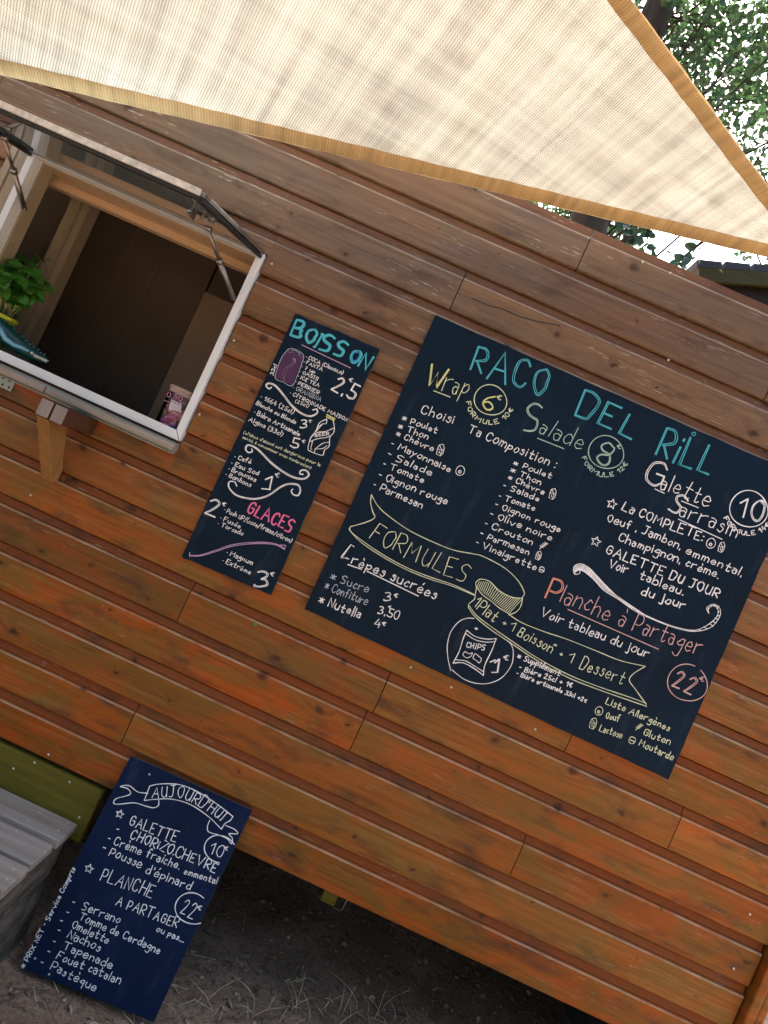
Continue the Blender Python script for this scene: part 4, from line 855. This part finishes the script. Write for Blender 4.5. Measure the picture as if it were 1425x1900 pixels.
link('stem',st,M['stem'],pot); link('foliage',lf,M['basil'],pot)
# teal animal ornament with a jagged back
oc=U(22,648,.055); oc=Vector((oc.x,.055,SZ)); orn=empty('ceramic_ornament',oc); tag(orn,'glossy teal ceramic creature ornament with jagged back, beside the basil pot','ornament')
b=MB(); spine=[U(-40,585,.06),U(-12,600,.06),U(12,622,.058),U(40,644,.052),U(66,660,.047),U(88,671,.045)]; rad=[.036,.035,.031,.024,.017,.008]
b.tube(smooth3:=[Vector(p) for p in spine],lambda t:rad[min(5,int(t*5+.5))],16); link('body',b,M['tealg'],orn)
b=MB()
for i in range(16):
    t=i/15*4.6; k=int(t); p=spine[k].lerp(spine[k+1],t-k); r=rad[k]+(rad[k+1]-rad[k])*(t-k); dd=(spine[k+1]-spine[k]).normalized(); up=Vector((0,1,0)).cross(dd); up=up if up.z>0 else -up
    c=p+up*r*.82+Vector((0,-.006,0)); h=.010+.003*math.sin(i*2.1); P=[c-dd*.006,c+Vector((0,.007,0)),c+dd*.006,c-Vector((0,.007,0))]; v=[b.vert(q) for q in P]; tp=b.vert(c+up*h+dd*.002)
    for x in range(4): b.face([v[x],v[(x+1)%4],tp])
link('back_ridge',b,M['tealg'],orn)
b=MB(); b.tube([U(-30,612,.018),U(2,612,.020),U(10,628,.022),U(26,640,.024),U(42,646,.026),U(54,652,.027)],lambda t:.011*(1-t*.72),10); link('neck_stripe',b,M['blueg'],orn)
q=U(59,655,.026); b=MB(); b.blob(q,.0042,1,0,6); link('eye',b,M['cream'],orn)
b=MB()
for i in range(7):
    q=U(64+i*3.6,659+i*1.7,.026); P=[q+Vector((-.0026,0,0)),q+Vector((.0026,0,0)),q+Vector((.0004,0,-.006))]; b.prism(P,(0,.002,0))
A=U(62,657,.026); c=U(90,670,.026); b.bar(A,c,.003,.002); link('teeth',b,M['cream'],orn)
# sweet jar
jc=U(325,780,.078); jc=Vector((jc.x,.078,SZ)); jr,jh=.050,.130
jar=empty('sweet_jar',jc); tag(jar,'clear jar of pink and blue sweets in the corner of the window','jar')
t=NT('clear_jar_plastic'); tr=t.n('BsdfTransparent',Color=(.90,.84,.86,1)); gl=t.n('BsdfGlossy',Roughness=.08); mx=t.n('MixShader',Fac=t.math('ADD',t.n('Fresnel',IOR=1.45).outputs[0],.03),i1=tr,i2=gl); t.t.links.new(mx.outputs[0],t.out.inputs[0]); M['jar']=t.m
b=MB(); b.lathe(jc,[(.0001,.001),(jr-.004,.001),(jr,.006),(jr,jh-.012),(jr-.004,jh-.004),(jr-.004,jh)],32); link('glass_body',b,M['jar'],jar)
M['lid']=plain('translucent_pinkish_lid',(.45,.34,.30),.3); b=MB(); b.lathe(jc,[(.0001,jh+.012),(jr+.001,jh+.012),(jr+.003,jh+.009),(jr+.003,jh+.002),(jr-.001,jh+.001),(jr-.001,jh-.004),(jr+.001,jh-.005),(jr+.001,jh-.008),(jr-.003,jh-.008)],32); link('lid',b,M['lid'],jar)
M['sw1']=plain('pink_wrapper',(.62,.10,.34),.3,0,.4,60.); M['sw2']=plain('pale_pink_wrapper',(.75,.38,.55),.3,0,.3,60.); M['sw3']=plain('blue_wrapper',(.01,.16,.46),.3,0,.2,40.); M['sw4']=plain('red_wrapper',(.45,.03,.04),.3)
for k in range(46):
    a=rng.uniform(0,6.28); rr=.037*math.sqrt(rng.random()); z=.012+.070*(k/46)**.9; q=jc+Vector((rr*math.cos(a),rr*math.sin(a),z)); b=MB(); b.blob(q,rng.uniform(.008,.012),k,.22,6,(1.15,.9,.8))
    col=M['sw1'] if rng.random()<.55 else M['sw2']
    if k<9 and q.x>jc.x-.005 and q.y<jc.y+.012: col=M['sw3']
    elif k<5: col=M['sw4']
    link('sweet',b,col,jar)
fy=jc.y-jr-.0006
b=MB(); P=[U(px,py,fy) for px,py in ((318,741),(337,749),(335,765),(313,760))]; b.poly(P); b.poly([p+Vector((0,.0004,0)) for p in P][::-1]); M['paper']=plain('paper_label',(.70,.64,.70),.8); lb=link('paper_label',b,M['paper'],jar)
M['ink']=plain('grey_print',(.16,.13,.2),.8); M['marker']=chalk('pink_marker',(.80,.30,.48))
class Dummy: pass
sb=Board(jar,Vector((jc.x,fy-.0002,jc.z)),Vector((0,-1,0)),Vector((1,0,0))); ZM['N']=(0,0,1.)
sb.begin()
for i in range(9): sb.line('N',[(319.5+i*1.9,742.7+i*.82),(318.6+i*1.9,747.2+i*.82)],.8+.5*(i%3==0),False)
for i in range(4): sb.line('N',[(317.5-i*.6,751+i*2.6),(333.5-i*.6,757+i*2.4)],.7,False)
sb.end('printed_lines',M['ink'])
sb.begin(); sb.text('N','0,50',[(309,735),(336,744)],9,1.5); sb.text('N','€',[(316,722),(320,724)],4,.9); sb.line('N',[(304,743),(315,746)],.9,False); sb.line('N',[(334,744),(348,753)],.9,False); sb.end('price_mark',M['marker'])

# ------------------------------------------------------------------ ground litter
rg=random.Random(11)
def scatter():
    while True:
        x=rg.uniform(-1.1,1.35); y=rg.uniform(-.55,.95)
        if x<-.52 and y>-.62 and x>-1.7: continue
        return x,y
M['dryleaf']=plain('dry_brown_leaf',(.20,.13,.075),.8,0,.5,30.); M['dryleaf2']=plain('pale_dry_leaf',(.34,.28,.21),.8,0,.3,30.); M['straw']=plain('dry_straw',(.48,.41,.27),.7,0,.3,40.); M['twig']=plain('grey_twig',(.12,.09,.065),.9,0,.4,40.); M['stone']=plain('dusty_stone',(.15,.125,.10),.85,0,.3,25.,.3)
for nm,mt,cnt,sz_ in (('leaf_litter','dryleaf',1500,.015),('leaf_litter','dryleaf2',420,.018)):
    b=MB()
    for i in range(cnt):
        x,y=scatter(); a=rg.uniform(0,6.28); L=rg.uniform(.5,1.5)*sz_; d=Vector((math.cos(a),math.sin(a),rg.uniform(-.2,.45)))
        leaf(b,Vector((x,y,gh(x,y)+rg.uniform(.001,.008))),d,Vector((rg.gauss(0,.35),rg.gauss(0,.35),1)),L,L*rg.uniform(.3,.8),rg.uniform(-.4,.5),rg.uniform(.0,.6))
    tag(link(nm,b,M[mt]),kind='stuff')
b=MB()
for i in range(700):
    x,y=scatter(); a=rg.uniform(0,6.28); L=rg.uniform(.015,.09); p=Vector((x,y,gh(x,y)+rg.uniform(.002,.010))); q=p+Vector((math.cos(a)*L,math.sin(a)*L,rg.uniform(-.003,.012))); b.tube([p,p.lerp(q,.5)+Vector((rg.gauss(0,.004),rg.gauss(0,.004),.003)),q],rg.uniform(.0007,.0022),5)
tag(link('twig_litter',b,M['twig']),kind='stuff')
b=MB()
for i in range(170):
    x,y=scatter(); r=rg.uniform(.002,.007)*(1.5 if rg.random()<.08 else 1); b.blob((x,y,gh(x,y)+r*.3),r,i,.2,5,(1.2,1,.7))
tag(link('gravel',b,M['stone']),kind='stuff')
b=MB()
tufts=[(470,1885),(500,1880),(545,1872),(600,1880),(640,1890),(660,1885),(700,1885),(730,1893),(430,1895),(560,1900),(520,1905),(610,1910),(680,1908),(380,1880),(350,1896),(760,1910),(460,1910)]
for px,py in tufts:
    d=fw*F+ex*(px-712.5)-eu*(py-950); c=CAM+d*((0.012-HC)/d.z)
    for i in range(rg.randint(1,4)):
        p=Vector((c.x+rg.gauss(0,.025),c.y+rg.gauss(0,.02),0)); p.z=gh(p.x,p.y); a=rg.uniform(0,6.28); L=rg.uniform(.035,.13); ln=rg.uniform(.15,1.1)
        pts=[p+Vector((math.cos(a)*ln*L*t*t*1.2,math.sin(a)*ln*L*t*t*1.2,L*(t-.35*ln*t*t))) for t in (0,.3,.6,.85,1)]
        b.tube(pts,lambda t:.0011*(1-t*.75),5)
for i in range(120):
    x,y=scatter()
    if y>.5: continue
    a=rg.uniform(0,6.28); L=rg.uniform(.03,.14); p=Vector((x,y,gh(x,y)+.004)); b.tube([p,p+Vector((math.cos(a)*L*.5,math.sin(a)*L*.5,rg.uniform(.004,.02))),p+Vector((math.cos(a+.3)*L,math.sin(a+.3)*L,rg.uniform(.0,.012)))],.0009,5)
tag(link('dry_grass',b,M['straw']),kind='stuff')

# ------------------------------------------------------------------ trees behind the cabin
def tree(name,label,base,top,r0,crown,nb,nl,leafL,mat,seed,group=None):
    rr=random.Random(seed); e=empty(name,(base.x,base.y,0)); tag(e,label,'tree',group)
    b=MB(); n=22; pts=[base.lerp(top,i/n)+Vector((.05*math.sin(i*.9+seed),.05*math.cos(i*.7+seed),0)) for i in range(n+1)]
    b.tube(pts,lambda t:r0*(1.25-t*.75) if t>.06 else r0*1.5,16)
    for v in b.v:
        q=mnoise.noise(Vector((v.x*9,v.y*9,v.z*2.2)))*.10*r0*2; v+=Vector((q,q*.6,0))
    link('trunk',b,M['bark'],e)
    b=MB(); l=MB()
    for i in range(nb):
        t=rr.uniform(.35,1); p=base.lerp(top,t); (c,ra)=rr.choice(crown); d=Vector((rr.gauss(0,1),rr.gauss(0,1),rr.gauss(0,.8))).normalized(); q=c+Vector((d.x*ra[0],d.y*ra[1],d.z*ra[2]))*rr.random()**.35
        mid=p.lerp(q,.5)+Vector((rr.gauss(0,.25),rr.gauss(0,.25),rr.uniform(-.2,.45))); pts=[p,p.lerp(mid,.55)+Vector((0,0,.08)),mid,mid.lerp(q,.5)+Vector((0,0,.05)),q]; b.tube(pts,lambda t:(.030 if i%6==0 else .008)*(1-t)**1.2*r0/.18+.0035,6)
        for k in range(int(nl/nb)):
            s_=rr.uniform(.35,1.03)*4; j=min(3,int(s_)); o=pts[j].lerp(pts[j+1],s_-j)+Vector((rr.gauss(0,.22),rr.gauss(0,.22),rr.gauss(0,.20)))
            d=Vector((rr.gauss(0,1),rr.gauss(0,1),rr.gauss(-.35,.7))).normalized(); nn=Vector((rr.gauss(0,.7),rr.gauss(0,.7),1)); L=leafL*rr.uniform(.6,1.3); W=L*.72
            nn=(nn-d*nn.dot(d)).normalized(); r=d.cross(nn)
            v=[l.vert(o),l.vert(o+d*L*.35+r*W*.5+nn*.1*W),l.vert(o+d*L),l.vert(o+d*L*.35-r*W*.5+nn*.1*W)]; l.face(v)
    link('limbs',b,M['bark'],e); link('crown',l,mat,e)
    return e
A=U(1215,10,3.2); Bp=U(1095,405,3.2); ax=(A-Bp); tb=Bp-ax*((Bp.z)/ax.z); tt=tb+ax*(7.5/ax.z)
c1_=U(1345,110,3.4); c2_=U(1400,360,4.2); c3_=U(1250,200,4.4)
tree('leafy_tree','thick rough trunk with a leafy crown just behind the cabin',tb,tt,.155,[(c1_+Vector((.2,.3,.4)),(1.2,1.2,.9)),(c1_+Vector((.2,.5,.9)),(1.6,1.3,.9))],42,6400,.070,M['leaf'],5)
tree('leafy_tree','slender tree with thin small-leaved branches beyond the leafy trunk',Vector((5.2,7.0,0)),Vector((5.0,7.2,7.0)),.11,[(U(1420,330,6.5)+Vector((.4,0,-.1)),(1.0,1.2,.7)),(U(1330,60,7),(1.6,1.5,1.6))],30,2900,.09,M['leaf2'],9)
tree('leafy_tree','distant dark green tree low behind the wall top',Vector((1.9,10,0)),Vector((1.8,10,6)),.14,[(U(1085,400,10)+Vector((0,0,.35)),(.8,1.,.7)),(U(1000,300,10),(1.6,1.2,1.4))],60,5000,.11,M['leaf'],21)
tree('leafy_tree','unseen very tall tree added well behind the cabin to shade the sail',Vector((-1.9,8.6,0)),Vector((-1.0,7.6,12.8)),.24,[(Vector((-.5,6.9,13.4)),(1.5,1.6,1.2)),(Vector((-1.9,7.4,12.2)),(1.6,1.5,1.2))],60,9000,.13,M['leaf2'],31)  # unseen, crown set on the sun's path to shade the sail
tree('leafy_tree','unseen tall tree added just left of the cabin to shade the clearing',Vector((-3.9,.2,0)),Vector((-3.3,-.2,8.6)),.20,[(Vector((-1.4,.1,9.5)),(2.4,1.6,.9)),(Vector((1.4,-.3,9.6)),(2.6,1.8,.8)),(Vector((-2.5,-2.2,8.8)),(2.,1.6,1.1))],60,17000,.12,M['leaf2'],41)  # unseen, added so its crown shades the ground before the cabin
# drooping sprigs between the wall top and the sail
def sprig(label,pts,sz_,sd,dens=3):
    rr=random.Random(sd); P=[U(px,py,1.6+.2*math.sin(sd)) for px,py in pts]; e=empty('hanging_sprig',P[0]); tag(e,label,'branch'); b=MB(); b.tube(P,lambda t:.006*(1-t*.6),6); link('stem',b,M['bark'],e)
    b=MB()
    for a,c in zip(P,P[1:]):
        for k in range(dens):
            o=a.lerp(c,rr.random()); d=Vector((rr.gauss(0,.7),rr.gauss(0,.5),rr.uniform(-1,.3))); leaf(b,o,d,Vector((rr.gauss(0,.4),-1,rr.gauss(0,.4))),sz_*rr.uniform(.7,1.3),sz_*rr.uniform(.6,.9),rr.uniform(0,.4))
    link('leaves',b,M['leaf2'],e)
sprig('fresh green sprig in front of the tree trunk at the wall top',[(1140,380),(1150,405),(1165,425),(1178,445)],.055,1,7)
sprig('thin sprig of few dark leaves in the bright gap under the sail',[(1195,400),(1205,425),(1200,450),(1215,470)],.042,2,5)
sprig('curling sprig with broad dark leaves near the shelter roof',[(1320,425),(1306,445),(1275,470),(1258,490),(1250,520)],.060,3,4)
# open shelter to the right
p0,p1=U(1297,508,4.2),U(1460,520,4.2); dr=(p1-p0).normalized(); pe=p0+dr*4.2
sh=empty('timber_shelter',(pe.x,5.4,0)); tag(sh,'dark timber shelter with mossy verge board and sloping roof beyond the cabin','shelter')
h=.115; upn=Vector((0,1,0)).cross(dr); upn=upn if upn.z>0 else -upn
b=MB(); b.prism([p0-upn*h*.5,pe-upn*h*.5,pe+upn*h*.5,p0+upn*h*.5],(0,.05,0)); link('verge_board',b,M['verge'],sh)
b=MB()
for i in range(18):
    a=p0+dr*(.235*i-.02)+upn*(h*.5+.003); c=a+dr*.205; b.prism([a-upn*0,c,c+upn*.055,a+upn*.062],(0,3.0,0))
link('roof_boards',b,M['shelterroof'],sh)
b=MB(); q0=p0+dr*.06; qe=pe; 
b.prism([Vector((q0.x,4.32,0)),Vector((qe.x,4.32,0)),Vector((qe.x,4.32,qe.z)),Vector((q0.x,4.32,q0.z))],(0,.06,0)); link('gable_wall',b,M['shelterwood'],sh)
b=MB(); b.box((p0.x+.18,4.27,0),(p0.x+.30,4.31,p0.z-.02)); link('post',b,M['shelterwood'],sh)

# leaf screen added out of view to cut low sky light on the cabin
rw=random.Random(77); b=MB()
for i in range(12000):
    a=rw.uniform(-.25*math.pi,1.25*math.pi); rad=rw.uniform(6.2,8.0); x=math.cos(a)*rad*1.25; y=-2.0-math.sin(a)*rad*.95
    if y>-1.2 and abs(x)<6: continue
    z=rw.random()**.8*(6.4+1.2*mnoise.noise(Vector((a*2.3,0,0)))); d=Vector((rw.gauss(0,1),rw.gauss(0,1),rw.gauss(0,.6))).normalized(); n=Vector((rw.gauss(0,.6),rw.gauss(0,.6),1)); n=(n-d*n.dot(d)).normalized(); r=d.cross(n); o=Vector((x,y,z)); L=rw.uniform(.25,.55)
    b.poly([o,o+d*L*.4+r*L*.33,o+d*L,o+d*L*.4-r*L*.33])
tag(link('light_block_foliage',b,M['leaf2']),kind='stuff')
